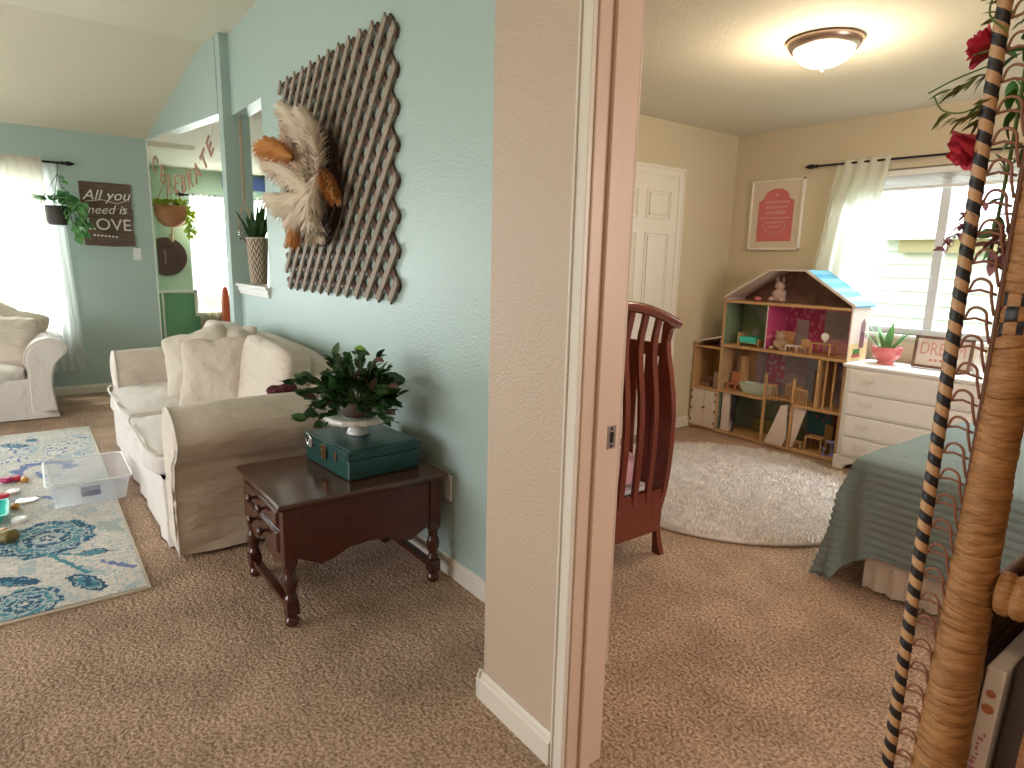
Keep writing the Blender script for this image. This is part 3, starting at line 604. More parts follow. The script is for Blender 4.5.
# end table
et = thing('end_table', (-2.46, 0.98, 0), 'dark cherry wooden end table with turned legs by the teal wall', 'table')
def et_top():
    g = G(); prof = [(0, .470), (.008, .472), (.016, .480), (.018, .490), (.010, .497)]
    x0, x1, y0, y1 = -2.742, -2.208, 0.655, 1.325
    rings = [[Vector((x0-e, y0-e, z)), Vector((x1+e, y0-e, z)), Vector((x1+e, y1+e, z)), Vector((x0-e, y1+e, z))] for e, z in prof]
    loft(g, rings, True, True); return g
et_top().build('table_top', 'woodtop', et, bevel=0.002)
def legprof(): return [(0.016, 0.0), (0.024, 0.008), (0.027, 0.022), (0.022, 0.034), (0.018, 0.040), (0.026, 0.048)]
def leg_mesh(x, y):
    g = G(); g.lathe([(0, 0)]+legprof()+[(0.026, 0.052)], (x, y, 0), 18)
    g.box(x-.024, x+.024, y-.024, y+.024, .05, .105)
    g.lathe([(.022, .105), (.026, .115), (.020, .125), (.017, .132), (.022, .145), (.027, .165), (.028, .18), (.024, .20), (.018, .215), (.021, .223), (.021, .235), (.026, .242), (.024, .252)], (x, y, 0), 18)
    g.box(x-.024, x+.024, y-.024, y+.024, .25, .30); return g
LX, LY = (-2.715, -2.238), (0.685, 1.295)
for x in LX:
    for y in LY: leg_mesh(x, y).build('leg', 'wood', et, bevel=0.003)
g = G()
def apron(y0, y1): return [(y0, .47), (y0, .27), (y0+.05, .245), (y0+.09, .225), (y0+.14, .235), (y0+.20, .262), ((y0+y1)/2, .268), (y1-.20, .262), (y1-.14, .235), (y1-.09, .225), (y1-.05, .245), (y1, .27), (y1, .47)]
ap = apron(0.71, 1.27)
for x0 in (-2.224-0.012, -2.729-0.0): g.prism(ap, 'x', x0, x0+0.014)
g.prism([(-2.70, .47), (-2.70, .27), (-2.25, .27), (-2.25, .47)], 'y', 1.305, 1.317)
for x in LX:
    for y in LY: g.box(x-.025, x+.025, y-.025, y+.025, .268, .47)
g.build('case', 'woodside', et, bevel=0.003)
g = G(); g.prism([(-2.69, .285), (-2.69, .262), (-2.65, .25), (-2.61, .222), (-2.56, .235), (-2.52, .262), (-2.475, .268), (-2.43, .262), (-2.39, .235), (-2.34, .222), (-2.30, .25), (-2.26, .262), (-2.26, .285)], 'y', .664, .678); g.box(-2.69, -2.262, .664, .69, .455, .47); g.box(-2.69, -2.262, .660, .69, .372, .384); g.build('front_apron', 'wood', et, bevel=0.002)
for z0, z1 in ((.386, .453), (.288, .370)):
    g = G(); g.box(-2.688, -2.264, .655, .68, z0, z1); g.box(-2.68, -2.272, .651, .657, z0+.006, z1-.006); d = g.build('drawer', 'wood', et, bevel=0.003)
    for kx in (-2.545, -2.41):
        k = G(); k.lathe([(.006, 0), (.007, .010), (.017, .016), (.019, .024), (.014, .031), (0, .034)], (kx, .652, (z0+z1)/2), 16, Matrix.Rotation(PI/2, 3, 'X')); k.build('knob', 'wood', d)
g = G(); g.box(-2.70, -2.25, .668, .702, .062, .086)
g.build('stretcher', 'wood', et, bevel=0.004)
g = G(); g.box(-2.70, -2.25, 1.278, 1.312, .062, .086); g.build('stretcher', 'wood', et, bevel=0.004)

# green metal box
TB = 0.4975
t = thing('metal_box', (-2.52, 1.08, TB), 'dark teal painted metal case with a latch on the end table', 'box')
bx = Matrix.Translation((-2.515, 1.10, TB)) @ Matrix.Rotation(R(4), 4, 'Z')
g = G(); g.box(-.205, .205, -.165, .165, 0, .082, T=bx); g.build('lower_case', 'box', t, bevel=0.008)
g = G(); g.box(-.208, .208, -.168, .168, .084, .118, T=bx); g.box(-.19, .19, -.15, .15, .117, .121, T=bx); g.build('lid', 'box', t, bevel=0.009)
g = G(); g.box(-.03, .015, -.176, -.165, .045, .105, T=bx); g.box(-.018, .004, -.182, -.170, .05, .09, T=bx); g.build('latch', 'brass', t, bevel=0.003); g = G(); g.box(.09, .105, -.173, -.166, .06, .10, T=bx); g.build('lock_plate', 'brass', t, bevel=0.003)
g = G(); pts = [bx @ Vector((-.135+.032*math.cos(w), -.178-.006*math.sin(w), .098+.030*math.sin(w))) for w in [2*PI*k/20 for k in range(21)]]; g.tube(pts, .0035, 6, False)
g.box(-.155, -.115, -.174, -.166, .075, .10, T=bx); g.build('ring_handle', 'silver', t)

# cake stand and potted plant on it
cs = Vector((-2.55, 1.10, TB+.122))
t = thing('cake_stand', cs, 'white scalloped ceramic cake stand on the teal case', 'cake stand')
g = G(); g.lathe([(0, 0), (.048, 0), (.050, .006), (.044, .018), (.026, .045), (.020, .062), (.024, .070), (0, .071)], cs, 32); g.build('pedestal', 'ceramic', t)
sc = lambda w, i: 1+(0.05*abs(math.sin(10*w)) if i in (2, 3, 4, 5) else 0)
g = G(); g.lathe([(0, .068), (.09, .070), (.132, .088), (.138, .078), (.136, .062), (.128, .060), (.126, .078), (.06, .068)], cs, 80, fr=lambda w, i: 1+(0.045*abs(math.sin(9*w)) if 2 <= i <= 5 else 0)); g.build('plate', 'ceramic', t)
pc = cs+Vector((0, 0, .080))
t = thing('potted_plant', pc, 'leafy dark green plant in a dark wicker pot on the cake stand', 'plant')
g = G(); g.lathe([(0, 0), (.055, 0), (.066, .03), (.070, .065), (.064, .068), (.060, .05), (0, .05)], pc, 28, fr=lambda w, i: 1+.02*math.sin(14*w)); g.build('pot', 'basketd', t)
gs = G(); gl = G(); gb = G(); gr = G(); rr = random.Random(3)
for k in range(84):
    th = rr.uniform(0, 2*PI); el = rr.uniform(0.0, 1.35)**1.0; Ln = rr.uniform(.10, .27)*(1.12 if el < .7 else .86)
    d = Vector((math.cos(th)*math.cos(el), math.sin(th)*math.cos(el), math.sin(el)*1.0))
    if d.y > 0.3: Ln *= 0.75
    p0 = pc+Vector((0.03*math.cos(th), .03*math.sin(th), .05)); pts = []
    for i in range(6):
        q = i/5; pts.append(p0+d*Ln*q+Vector((0, 0, .03*math.sin(PI*q)-.055*q*q*(1-el/1.4))))
    gs.tube(pts, [.0022*(1-.6*i/5) for i in range(6)], 5)
    for q in range(2, 6):
        for sd in (1, -1):
            if rr.random() < .12: continue
            dd = (d+Vector((rr.uniform(-1, 1), rr.uniform(-1, 1), rr.uniform(-.4, .6)))*.9).normalized()
            tgt = gl if rr.random() > .08 else gr
            put_leaf(tgt, pts[q], dd, rr.uniform(.042, .066), rr.uniform(.034, .050), rr.uniform(-1, 1), bend=.2)
for off, m in ((Vector((.03, -.02, .30)), gb), (Vector((-.005, .02, .27)), gl), (Vector((.13, .02, .26)), gr), (Vector((-.22, -.08, .16)), gr), (Vector((.20, .05, .16)), gr), (Vector((.19, .04, .05)), gr)):
    gs.tube(catmull([pc+Vector((0, 0, .06)), pc+off*.6+Vector((.01, 0, .02)), pc+off]), .0016, 5)
    put_leaf(m, pc+off, (.8, .1, .15), .062, .036, .5); put_leaf(gl, pc+off*.9, (-.6, .2, .3), .05, .03)
for v in gl.v+gs.v+gr.v+gb.v:
    if v.y > 1.36: v.y = 1.36
gs.build('stems', 'stem', t); gl.build('foliage', 'leafd', t); gb.build('young_leaf', 'leafb', t, label='bright yellow-green young leaf'); gr.build('young_foliage', 'leafr', t)

# wall outlet behind table
g = G(); g.box(-2.305, -2.235, 1.380, 1.388, .345, .46); g.build('outlet_cover', 'plastic', label='white outlet cover low on the teal wall behind the table', cat='outlet', bevel=0.002)

# lattice
lt = thing('lattice_panel', (-3.48, 1.388, 1.17), 'large weathered grey wooden lattice panel on the teal wall', 'wall decoration')
x0, x1, z0, z1 = -4.265, -2.69, 1.175, 2.412; sx, sz = 0.1312, 0.155; sw = 0.037
def clip(p, d):
    lo, hi = -9, 9
    for a_, b_, mn, mx in ((p[0], d[0], x0, x1), (p[1], d[1], z0, z1)):
        t0, t1 = (mn-a_)/b_, (mx-a_)/b_
        if t0 > t1: t0, t1 = t1, t0
        lo = max(lo, t0); hi = min(hi, t1)
    return lo, hi
for sgn, ya, yb, m in ((-1, 1.3755, 1.3845, 'latedge'), (1, 1.362, 1.3735, 'lattice')):
    g = G(); d = Vector((sgn*sx, sz)).normalized(); nn = Vector((-d.y, d.x)); k = 0
    for k in range(-14, 32):
        p = Vector((x0+k*sx+0.05, z0 if sgn > 0 else z0)); 
        if clip(p, d)[1]-clip(p, d)[0] < .03: continue
        lo, hi = clip(p, d); a_ = p+d*(lo-.008); b_ = p+d*(hi+.008); jit = rnd.uniform(-.0015, .0015)
        q = [a_-nn*sw/2+d*0.014, a_+nn*sw/2-d*0.0, b_+nn*sw/2-d*0.0, b_-nn*sw/2-d*0.014] 
        g.prism([(v.x, v.y) for v in (q if sgn > 0 else q)], 'y', ya+jit, yb+jit)
    g.build('lath_layer', m, lt)

# wreath
wc = Vector((-3.55, 1.335, 1.745))
wt = thing('pampas_wreath', wc, 'dark twig wreath with cream and orange pampas plumes on the lattice', 'wreath')
g = G(); rr = random.Random(5)
for k in range(26):
    ph = rr.uniform(0, 2*PI); r0 = .245+rr.uniform(-.03, .03); pts = []
    for i in range(26):
        w = ph+2*PI*.8*i/25; q = r0+.018*math.sin(5*w+k); pts.append(wc+Vector((q*math.cos(w), -.005+.018*math.sin(7*w+k*2)+rr.uniform(-.004, .004)-.004*(k % 4), q*1.08*math.sin(w))))
    g.tube(pts, rr.uniform(.004, .009), 5)
for v in g.v: v.y = min(v.y, 1.356)
g.build('twig_ring', 'vine', wt)
def plume(P, wid, m, label=None, n=520, droop=.3):
    g = G(); C = catmull(P, 8); rr = random.Random(int(abs(P[0][0]*1000))); N_ = len(C)-1
    for k in range(n):
        t = rr.random(); i = min(N_-1, int(t*N_)); p = C[i].lerp(C[i+1], t*N_-i); tan = (C[i+1]-C[i]).normalized()
        side = Vector((rr.gauss(0, 1), rr.gauss(0, 1), rr.gauss(0, 1))); side = (side-tan*side.dot(tan)).normalized()
        env = wid*(math.sin(PI*min(1, .12+.80*t))**.6)*rr.uniform(.6, 1.1)
        a_ = p; b_ = p+side*env*.6+tan*env*.7; c_ = b_+side*env*.45+tan*env*.5+Vector((0, 0, -droop*env))
        w_ = tan.cross(side)*wid*.055
        g.add([a_-w_*.5, a_+w_*.5, b_+w_*1.3, b_-w_*1.3, c_], [(0, 1, 2, 3), (3, 2, 4)], False)
    g.tube(C, [.006*(1-.6*i/N_) for i in range(N_+1)], 5)
    for v in g.v: v.y = min(v.y, 1.352)
    g.build('plume', m, wt, label=label)
def W3(x, y, z): return (x, y, z)
for P_, w_, m_, lb in (
    ([(-3.555, 1.26, 1.70), (-3.45, 1.25, 1.88), (-3.55, 1.24, 2.04), (-3.84, 1.24, 2.19)], .085, 'plume', None),
    ([(-3.34, 1.25, 1.74), (-3.30, 1.24, 1.87), (-3.35, 1.23, 1.99), (-3.47, 1.22, 2.11)], .075, 'plume', None),
    ([(-3.30, 1.24, 1.79), (-3.33, 1.22, 1.68), (-3.33, 1.21, 1.57), (-3.27, 1.20, 1.49)], .075, 'plume', None),
    ([(-3.42, 1.25, 1.70), (-3.66, 1.24, 1.79), (-3.90, 1.23, 1.89), (-4.12, 1.22, 1.975)], .095, 'plume', None),
    ([(-3.40, 1.24, 1.70), (-3.58, 1.23, 1.67), (-3.80, 1.22, 1.67), (-4.05, 1.22, 1.71)], .085, 'plume', None),
    ([(-3.56, 1.26, 1.74), (-3.70, 1.27, 1.87), (-3.79, 1.27, 1.99), (-3.84, 1.27, 2.09)], .075, 'plumep', 'pinkish plume'),
    ([(-3.40, 1.25, 1.75), (-3.45, 1.24, 1.66), (-3.62, 1.24, 1.60), (-3.74, 1.24, 1.56)], .07, 'plume', None),
    ([(-3.63, 1.22, 1.90), (-3.76, 1.20, 1.945), (-3.89, 1.19, 1.98), (-4.02, 1.18, 1.99)], .075, 'plumeo', 'orange plume'),
    ([(-3.35, 1.28, 1.83), (-3.28, 1.27, 1.78), (-3.22, 1.27, 1.72), (-3.17, 1.27, 1.66)], .05, 'plumeo', 'orange plume'),
    ([(-3.66, 1.27, 1.61), (-3.72, 1.26, 1.55), (-3.75, 1.26, 1.50), (-3.77, 1.26, 1.46)], .055, 'plumeo', 'orange plume')):
    plume(P_, w_, m_, lb, 620)

# basket plant on the pass-through sill
t = thing('basket_plant', (-5.18, 1.45, 1.154), 'snake plant in a zigzag woven basket on the pass-through sill', 'plant')
def zz(a, b):
    w = 2*PI*a; rad = .068+.022*b**.8; return Vector((-5.16+rad*1.15*math.cos(w), 1.445+rad*.85*math.sin(w), 1.155+.345*b))
g = G(); nu, nv = 96, 26; vs = [zz(i/nu, j/(nv-1)) for j in range(nv) for i in range(nu)]; fs = []; mis = []
for j in range(nv-1):
    for i in range(nu):
        fs.append((j*nu+i, j*nu+(i+1) % nu, (j+1)*nu+(i+1) % nu, (j+1)*nu+i)); tri = abs((i % 8)-4); mis.append(1 if (j+tri) % 4 < 2 else 0)
g.add(vs, fs, True, mis); g.add(vs[:nu], [tuple(range(nu))[::-1]], mis=[0]); g.m = 0
g.tube([zz(i/24, 1) for i in range(25)], .007, 6, False); g.build('basket', [mat('pale_seagrass', (.50, .41, .31), .8), mat('brown_seagrass', (.12, .07, .05), .8)], t)
def blade(g, p, d, L, w, bend=0.2):
    p = Vector(p); d = Vector(d).normalized(); hor = Vector((d.x, d.y, 0)); hor = hor.normalized() if hor.length > .01 else Vector((1, 0, 0)); sd = Vector((-hor.y, hor.x, 0)); vs = []
    for i in range(8):
        q = i/7; c = p+d*L*q+hor*bend*L*q*q-Vector((0, 0, .3*bend*L*q**2)); ww = w*(.7+.6*math.sin(PI*min(1, q*.8+.1))-.2)*(1-q**4); vs += [c-sd*ww/2+hor*.15*ww, c, c+sd*ww/2+hor*.15*ww]
    fs = [(i*3, i*3+3, i*3+4, i*3+1) for i in range(7)]+[(i*3+1, i*3+4, i*3+5, i*3+2) for i in range(7)]; g.add(vs, fs, True)
g = G(); rr = random.Random(11)
for k in range(17):
    th = rr.uniform(0, 2*PI); blade(g, (-5.16+.04*math.cos(th), 1.445+.03*math.sin(th), 1.46), (math.cos(th)*.5-.15, math.sin(th)*.25, 1), rr.uniform(.20, .34), rr.uniform(.03, .045), rr.uniform(.1, .45))
for v in g.v: v.x = max(v.x, -5.44); v.y = min(max(v.y, 1.34), 1.9)
g.build('leaves', 'leafd', t)
# macrame glass hanger in the pass-through
t = thing('macrame_hanger', (-5.40, 1.45, 1.48), 'white macrame cord hanger with small glass globe by the pillar', 'hanging planter')
g = G()
for k in range(3): g.tube([(-5.40+.008*math.cos(z*14+k*2), 1.43+.008*math.sin(z*14+k*2), 2.42-(2.42-1.80)*z) for z in [i/30 for i in range(31)]], .0045, 5)
for k in range(4):
    w = k*PI/2+.6; g.tube(catmull([(-5.40, 1.43, 1.80), (-5.40+.075*math.cos(w), 1.43+.06*math.sin(w), 1.64), (-5.40+.062*math.cos(w), 1.43+.06*math.sin(w), 1.53), (-5.40, 1.43, 1.46)]), .004, 5)
g.build('cord', 'rope', t)
g = G(); g.lathe([(0, 1.475), (.04, 1.485), (.062, 1.53), (.055, 1.585), (.035, 1.61), (.038, 1.62)], (-5.40, 1.43, 0), 20); g.build('globe', 'glass', t)
# far wall sign
t = thing('wooden_sign', (-7.42, .69, 1.42), 'brown board sign reading all you need is love, on the far wall', 'sign')
g = G(); rr = random.Random(2); X = -7.40
for k in range(5):
    z0_ = 1.43+k*.118; e0, e1 = rr.uniform(-.006, .006), rr.uniform(-.006, .006)
    g.prism([(.483+e0, z0_), (.60, z0_-.002), (.72, z0_+.003 if k else z0_-.008), (.903+e1, z0_), (.903+e1, z0_+.1165), (.483+e0, z0_+.1165)], 'x', -7.419, X-.002*(k % 2))
g.build('plank_panel', 'board', t)
g = G(); Tt = lambda y, z, tilt=0: frame((X+.002, y, z), (0, 1, 0), (0, 0, 1)) @ Matrix.Rotation(R(tilt), 4, 'Z')
g.text('All you', .135, Tt(.695, 1.90, 2), .002, .35); g.text('need is', .115, Tt(.69, 1.765, 2), .002, .35); g.text('LOVE', .155, Tt(.70, 1.625), .002)
g.tube([(X, .52, 1.835), (X, .66, 1.86), (X, .78, 1.83), (X, .86, 1.86)], .003, 5); g.lathe([(0, 0), (.007, .0)], (X, .835, 1.79), 10, Matrix.Rotation(PI/2, 3, 'Y'))
for k in range(7): g.box(X-.002, X+.003, .565+k*.03, .583+k*.03, 1.52-.002*k, 1.535-.002*k)
g.build('lettering', 'letter', t, label='white painted lettering')
g = G(); g.box(-7.42, -7.413, .885, .955, 1.30, 1.415); g.box(-7.413, -7.408, .912, .928, 1.34, 1.375); g.build('light_switch', 'plastic', label='white light switch plate on the far wall by the opening', cat='switch', bevel=.002)
# curtain rod, valance, curtains, hanging pothos
def rod(name, p0, p1, rad, fin, label, n_=1):
    t = thing(name, (Vector(p0)+Vector(p1))/2, label, 'curtain rod'); g = G(); g.tube([p0, p1], rad, 10); g.build('pole', 'dark', t)
    d = (Vector(p1)-Vector(p0)).normalized(); Q = d.to_track_quat('Z', 'Y').to_matrix()
    ends = [(Vector(p1), Q)] + ([(Vector(p0), (-d).to_track_quat('Z', 'Y').to_matrix())] if n_ == 2 else [])
    for e, q in ends:
        g = G(); g.lathe([(rad, -.01), (rad*1.8, .0), (rad*1.2, .012), (fin*.7, .025), (fin, .045), (fin*.75, .07), (rad*.6, .09), (0, .10)], e, 14, q); g.build('finial', 'dark', t)
    return t
t = rod('curtain_rod', (-7.33, -2.9, 2.155), (-7.33, .37, 2.155), .010, .022, 'black curtain rod with spear finial above the far living window')
g = G(); g.box(-7.42, -7.33, .325, .337, 2.145, 2.165); g.build('bracket', 'dark', t)
def drape(x, ya, yb, z1, z0, folds, amp, m, name, label, cat='curtain', group=None, ye=None, jag=0, nv=16, ax='x', body=None, yae=None, seed=0):
    g = G(); nu = folds*8+1
    def fn(a, b):
        y = (ya+(yb-ya)*a)*(1-b)+((yae if yae is not None else ya)+((ye if ye is not None else yb)-(yae if yae is not None else ya))*a)*b
        d = amp*math.sin(a*folds*2*PI+.6*math.sin(5*a+seed))*(.55+.45*b)+.3*amp*noise.noise(Vector((a*12, b*3, seed)))
        zb = z0+jag*(noise.noise(Vector((a*30, 0, seed+3)))+.6*math.sin(a*4+1)); z = z1*(1-b)+zb*b
        return Vector((x+d, y, z)) if ax == 'x' else Vector((y, x+d, z))
    g.grid(fn, nu, nv); return g.build(name, m, label=label, cat=cat, group=group)
drape(-7.298, -1.6, .22, 2.185, 1.60, 22, .018, 'sheerd', 'gauze_valance', 'short cream gauze valance with ragged hem on the far window', jag=.20, seed=2)
drape(-7.37, -.55, .335, 2.15, .24, 14, .022, 'sheer', 'sheer_curtain', 'long sheer white curtain glowing at the right of the far window', ye=.40, yae=-.50, jag=.01, seed=5)
drape(-7.37, -2.8, -1.9, 2.15, .24, 10, .022, 'sheer', 'sheer_curtain', 'long sheer white curtain at the left side of the far window', seed=9)
t = thing('hanging_pothos', (-7.28, .255, 1.60), 'trailing pothos in a dark pot hung from the far curtain rod', 'plant')
g = G(); g.lathe([(0, 1.60), (.065, 1.60), (.082, 1.63), (.088, 1.765), (.080, 1.77), (.076, 1.74), (0, 1.74)], (-7.25, .29, 0), 24); g.build('pot', 'potdk', t)
g = G()
for sx_, sy_ in ((-.0, -.10), (.0, .10), (.08, 0)): g.tube([(-7.25+sx_, .27+sy_, 1.775), (-7.30, .325, 2.06), (-7.33, .335, 2.145)], .003, 5)
g.build('hanger', 'dark', t)
g = G(); gs = G(); rr = random.Random(8)
for k in range(26):
    th = rr.uniform(0, 2*PI); px, py = -7.25+.08*math.cos(th), .27+.08*math.sin(th)
    put_leaf(g, (px, py, 1.79+rr.uniform(0, .07)), (math.cos(th), math.sin(th), rr.uniform(-.1, .6)), rr.uniform(.10, .14), rr.uniform(.085, .11), rr.uniform(-.6, .6))
for (dx, dy, n_) in ((.04, .14, 7), (.06, .17, 6), (.08, .10, 8), (.02, .20, 5)):
    for i in range(n_):
        p = Vector((-7.25+dx, .27+dy+.006*i, 1.80-i*.042)); put_leaf(g, p, (rr.uniform(.2, 1), rr.uniform(-1, 1), -.5), .095, .08, rr.uniform(-1, 1))
    gs.tube([(-7.25+dx*.5, .27+dy*.5, 1.80), (-7.25+dx, .27+dy, 1.79), (-7.25+dx, .27+dy+.006*n_, 1.80-n_*.042)], .003, 5)
for i in range(5): put_leaf(g, (-7.30, .33+.02*(i % 2), 1.86+i*.045), (.4, rr.uniform(-1, 1), -.2), .06, .05, rr.uniform(-1, 1))
for v in g.v: v.x = max(v.x, -7.36)
g.build('foliage', 'pothos', t); gs.build('vines', 'stem', t)

# CELEBRATE banner on the header
A0 = Vector((-7.42, 1.065, 0)); D0 = Vector((1.82, .25, 0)).normalized(); NN = Vector((D0.y, -D0.x, 0))
bt = thing('letter_banner', (-6.5, 1.19, 2.0), 'rose gold letter banner spelling celebrate across the opening', 'banner')
LT = [('C', .25, 2.205, -38), ('E', .43, 2.095, -28), ('L', .645, 1.990, -12), ('E', .80, 1.985, -4), ('B', .98, 1.970, 4), ('R', 1.15, 1.995, 10), ('A', 1.335, 2.045, 24), ('T', 1.51, 2.125, 34), ('E', 1.65, 2.215, 38)]
for ch, s_, z_, an in LT:
    T = frame(A0+D0*s_+Vector((0, 0, z_)), D0, (0, 0, 1)) @ Matrix.Rotation(R(an), 4, 'Z')
    g = G(); g.text(ch, .225, T, .004); g.build('letter', 'rose_gold', bt)
g = G(); g.tube(catmull([A0+D0*s_+Vector((0, 0, z_))+NN*.0 for s_, z_ in ((.03, 2.445), (.25, 2.26), (.44, 2.14), (.63, 2.06), (.98, 2.04), (1.335, 2.10), (1.51, 2.18), (1.65, 2.26), (1.80, 2.43))]), .0015, 4); g.build('string', 'rope', bt)

# dining wall: hanging terracotta planter, round board, valance, blinds, sign
t = thing('hanging_planter', (-9.42, 1.56, 1.70), 'terracotta bowl planter with lime trailing plant on the dining wall', 'plant')
g = G(); g.lathe([(0, 1.70), (.09, 1.71), (.155, 1.77), (.185, 1.86), (.192, 1.965), (.182, 1.965), (.17, 1.9), (0, 1.89)], (-9.29, 1.565, 0), 28); g.build('bowl', 'terracotta', t)
g = G()
for dx, dy in ((0, -.18), (0, .18), (.18, 0), (-.17, 0)): g.tube([(-9.29+dx, 1.565+dy, 1.95), (-9.33, 1.545, 2.31)], .008, 5)
g.tube([(-9.33, 1.545, 2.30), (-9.40, 1.545, 2.45)], .010, 5); g.lathe([(0, 2.24), (.03, 2.26), (.025, 2.34), (0, 2.36)], (-9.33, 1.545, 0), 10); g.build('rope', 'rope', t); g = G(); g.tube([(-9.29, 1.565, 1.70), (-9.34, 1.56, 1.52)], .016, 6); g.build('tassel', 'rope', t)
g = G(); rr = random.Random(21)
for k in range(90):
    th = rr.uniform(0, 2*PI); rd = rr.uniform(.02, .17); put_leaf(g, (-9.29+rd*math.cos(th), 1.565+rd*math.sin(th), 1.95+rr.uniform(0, .07)), (math.cos(th), math.sin(th), rr.uniform(0, .8)), rr.uniform(.06, .09), .05, rr.uniform(-1, 1))
for k in range(90): put_leaf(g, (-9.22+rr.uniform(-.03, .06), 1.73+rr.uniform(-.03, .10), 1.98-rr.uniform(0, .38)), (rr.uniform(-.4, 1), rr.uniform(-1, 1), -.4), .07, .045, rr.uniform(-1, 1))
g.build('foliage', 'lime', t)
t = thing('round_sign', (-9.48, 1.58, 1.10), 'dark brown half round wooden board hanging on the dining wall', 'sign')
Ty = Matrix.Rotation(PI/2, 3, 'Y'); g = G(); arc = lambda R_, y_: [(y_, 1.33-math.sqrt(R_*R_-(y_-1.50)**2))]+[(1.50+R_*math.cos(w), 1.33+R_*math.sin(w)) for w in [-1.9+3.8*k/30 for k in range(31)] if 1.50+R_*math.cos(w) > y_]+[(y_, 1.33+math.sqrt(R_*R_-(y_-1.50)**2))]
g.prism(arc(.245, 1.400), 'x', -9.49, -9.468); g.tube([(-9.467, a_, b_) for a_, b_ in arc(.165, 1.44)[1:-1]], .006, 6); g.build('board', 'boarddk', t)
g = G(); g.box(-9.469, -9.464, 1.475, 1.50, 1.24, 1.42); g.build('painted_mark', mat('faint_mauve_paint', (.26, .17, .18), .7), t); g = G(); g.box(-9.49, -9.45, 1.55, 1.60, 1.55, 1.62); g.build('bow', 'rope', t)
rod('curtain_rod', (-9.40, 3.3, 2.12), (-9.40, 1.74, 2.12), .014, .028, 'dark curtain rod with pointed finial over the dining window')
t = thing('window_blind', (-9.48, 2.38, .62), 'white horizontal blind in the dining window', 'blind'); g = G()
for k in range(30): g.box(-9.52, -9.49, 1.82, 2.98, .64+k*.028, .642+k*.028, T=None)
g.build('slats', 'blind', t)
g = G(); g.box(-9.53, -9.485, 1.81, 2.99, 1.48, 1.50); g.build('top_rail', 'blind', t)
drape(-9.375, 1.80, 3.1, 2.15, 1.50, 20, .014, 'sheer', 'sheer_valance', 'short sheer valance at the top of the dining window', jag=.02, seed=4)
drape(-9.40, 1.84, 3.0, .60, .02, 12, .025, 'sheerd', 'cafe_curtain', 'cream curtain tier hanging below the dining window', seed=7)
g = G(); rr = random.Random(4)
g.soft((-9.15, 2.115, .48), (.10, .045, .475), 3, 10, wr=.03, ws=9); g.build('draped_cloth', 'orange', label='upright orange red cloth bundle standing before the dining window', cat='cloth', weld=True)
t = thing('blue_sign', (-9.48, 2.6, 2.33), 'long blue painted board above the dining window', 'sign')
for k in range(4): g = G(); g.box(-9.49, -9.46, 2.235+k*.30, 2.235+k*.30+.29, 2.25, 2.43); g.build('board_section', 'blue', t)

# ================================================================ BEDROOM
# crib
cb = thing('crib', (-2.6, 1.94, 0), 'dark cherry sleigh crib behind the door frame', 'crib')
outer = [(-1.836, 0), (-1.856, .06), (-1.872, .13), (-1.868, .22), (-1.845, .32), (-1.832, .42), (-1.824, .55), (-1.824, .68), (-1.835, .79), (-1.858, .90), (-1.876, .97), (-1.884, 1.03), (-1.872, 1.08), (-1.852, 1.10), (-1.852, 1.118), (-1.865, 1.128), (-1.890, 1.130)]
inner_ = [(-1.912, 1.11), (-1.918, 1.02), (-1.925, .92), (-1.938, .82), (-1.946, .70), (-1.948, .56), (-1.938, .42), (-1.925, .34), (-1.905, .26), (-1.898, .18), (-1.892, .10), (-1.886, 0)]
def mirx(P_, ref=-1.84): return [(-3.36-(x-ref), z) for x, z in P_]
for y in (2.312, 1.538):
    for fl_ in (0, 1):
        PP = outer+inner_; PP = mirx(PP) if fl_ else PP
        g = G(); g.prism(PP, 'y', y, y+.030); g.build('post', 'crib', cb, bevel=.006)
def sx_of(z):
    P_ = [(.30, -1.858), (.42, -1.850), (.55, -1.843), (.68, -1.843), (.79, -1.850), (.90, -1.866), (.97, -1.876), (1.03, -1.878), (1.08, -1.870), (1.13, -1.858), (1.2, -1.845), (1.24, -1.84)]
    for (a0_, b0_), (a1_, b1_) in zip(P_, P_[1:]):
        if a0_ <= z <= a1_: return b0_+(b1_-b0_)*(z-a0_)/(a1_-a0_)
    return P_[0][1] if z < .3 else P_[-1][1]
def archz(y): return 1.112+.092*math.cos((y-1.94)/.40*PI/2)**.9
for fl_ in (0, 1):
    for k in range(7):
        y = 1.94+(k-3)*.0925; zt = archz(y); pts = [(sx_of(z), z) for z in [.29+(zt-.29)*i/16 for i in range(17)]]
        PP = [(x+.009, z) for x, z in pts]+[(x-.009, z) for x, z in pts[::-1]]; PP = mirx(PP) if fl_ else PP
        g = G(); g.prism(PP, 'y', y-.0155, y+.0155, smooth=False); g.build('slat', 'crib', cb, bevel=.003)
    g = G(); ring = []
    for i in range(21):
        y = 1.535+.81*i/20; z = archz(min(max(y, 1.545), 2.335)); x = sx_of(z)
        sec = [(.030, -.012), (.034, .004), (.018, .020), (-.012, .020), (-.022, .004), (-.016, -.020), (.012, -.026)]
        rg = [Vector(((x+a_) if not fl_ else -5.20-(x+a_), y, z+b_)) for a_, b_ in sec]; ring.append(rg)
    loft(g, ring, True, True, True); g.build('top_rail', 'crib', cb)
    g = G(); xx_ = -1.862 if not fl_ else -3.338; g.box(xx_-.012, xx_+.010, 1.55, 2.32, .125, .335); g.build('bottom_rail', 'crib', cb, bevel=.004)
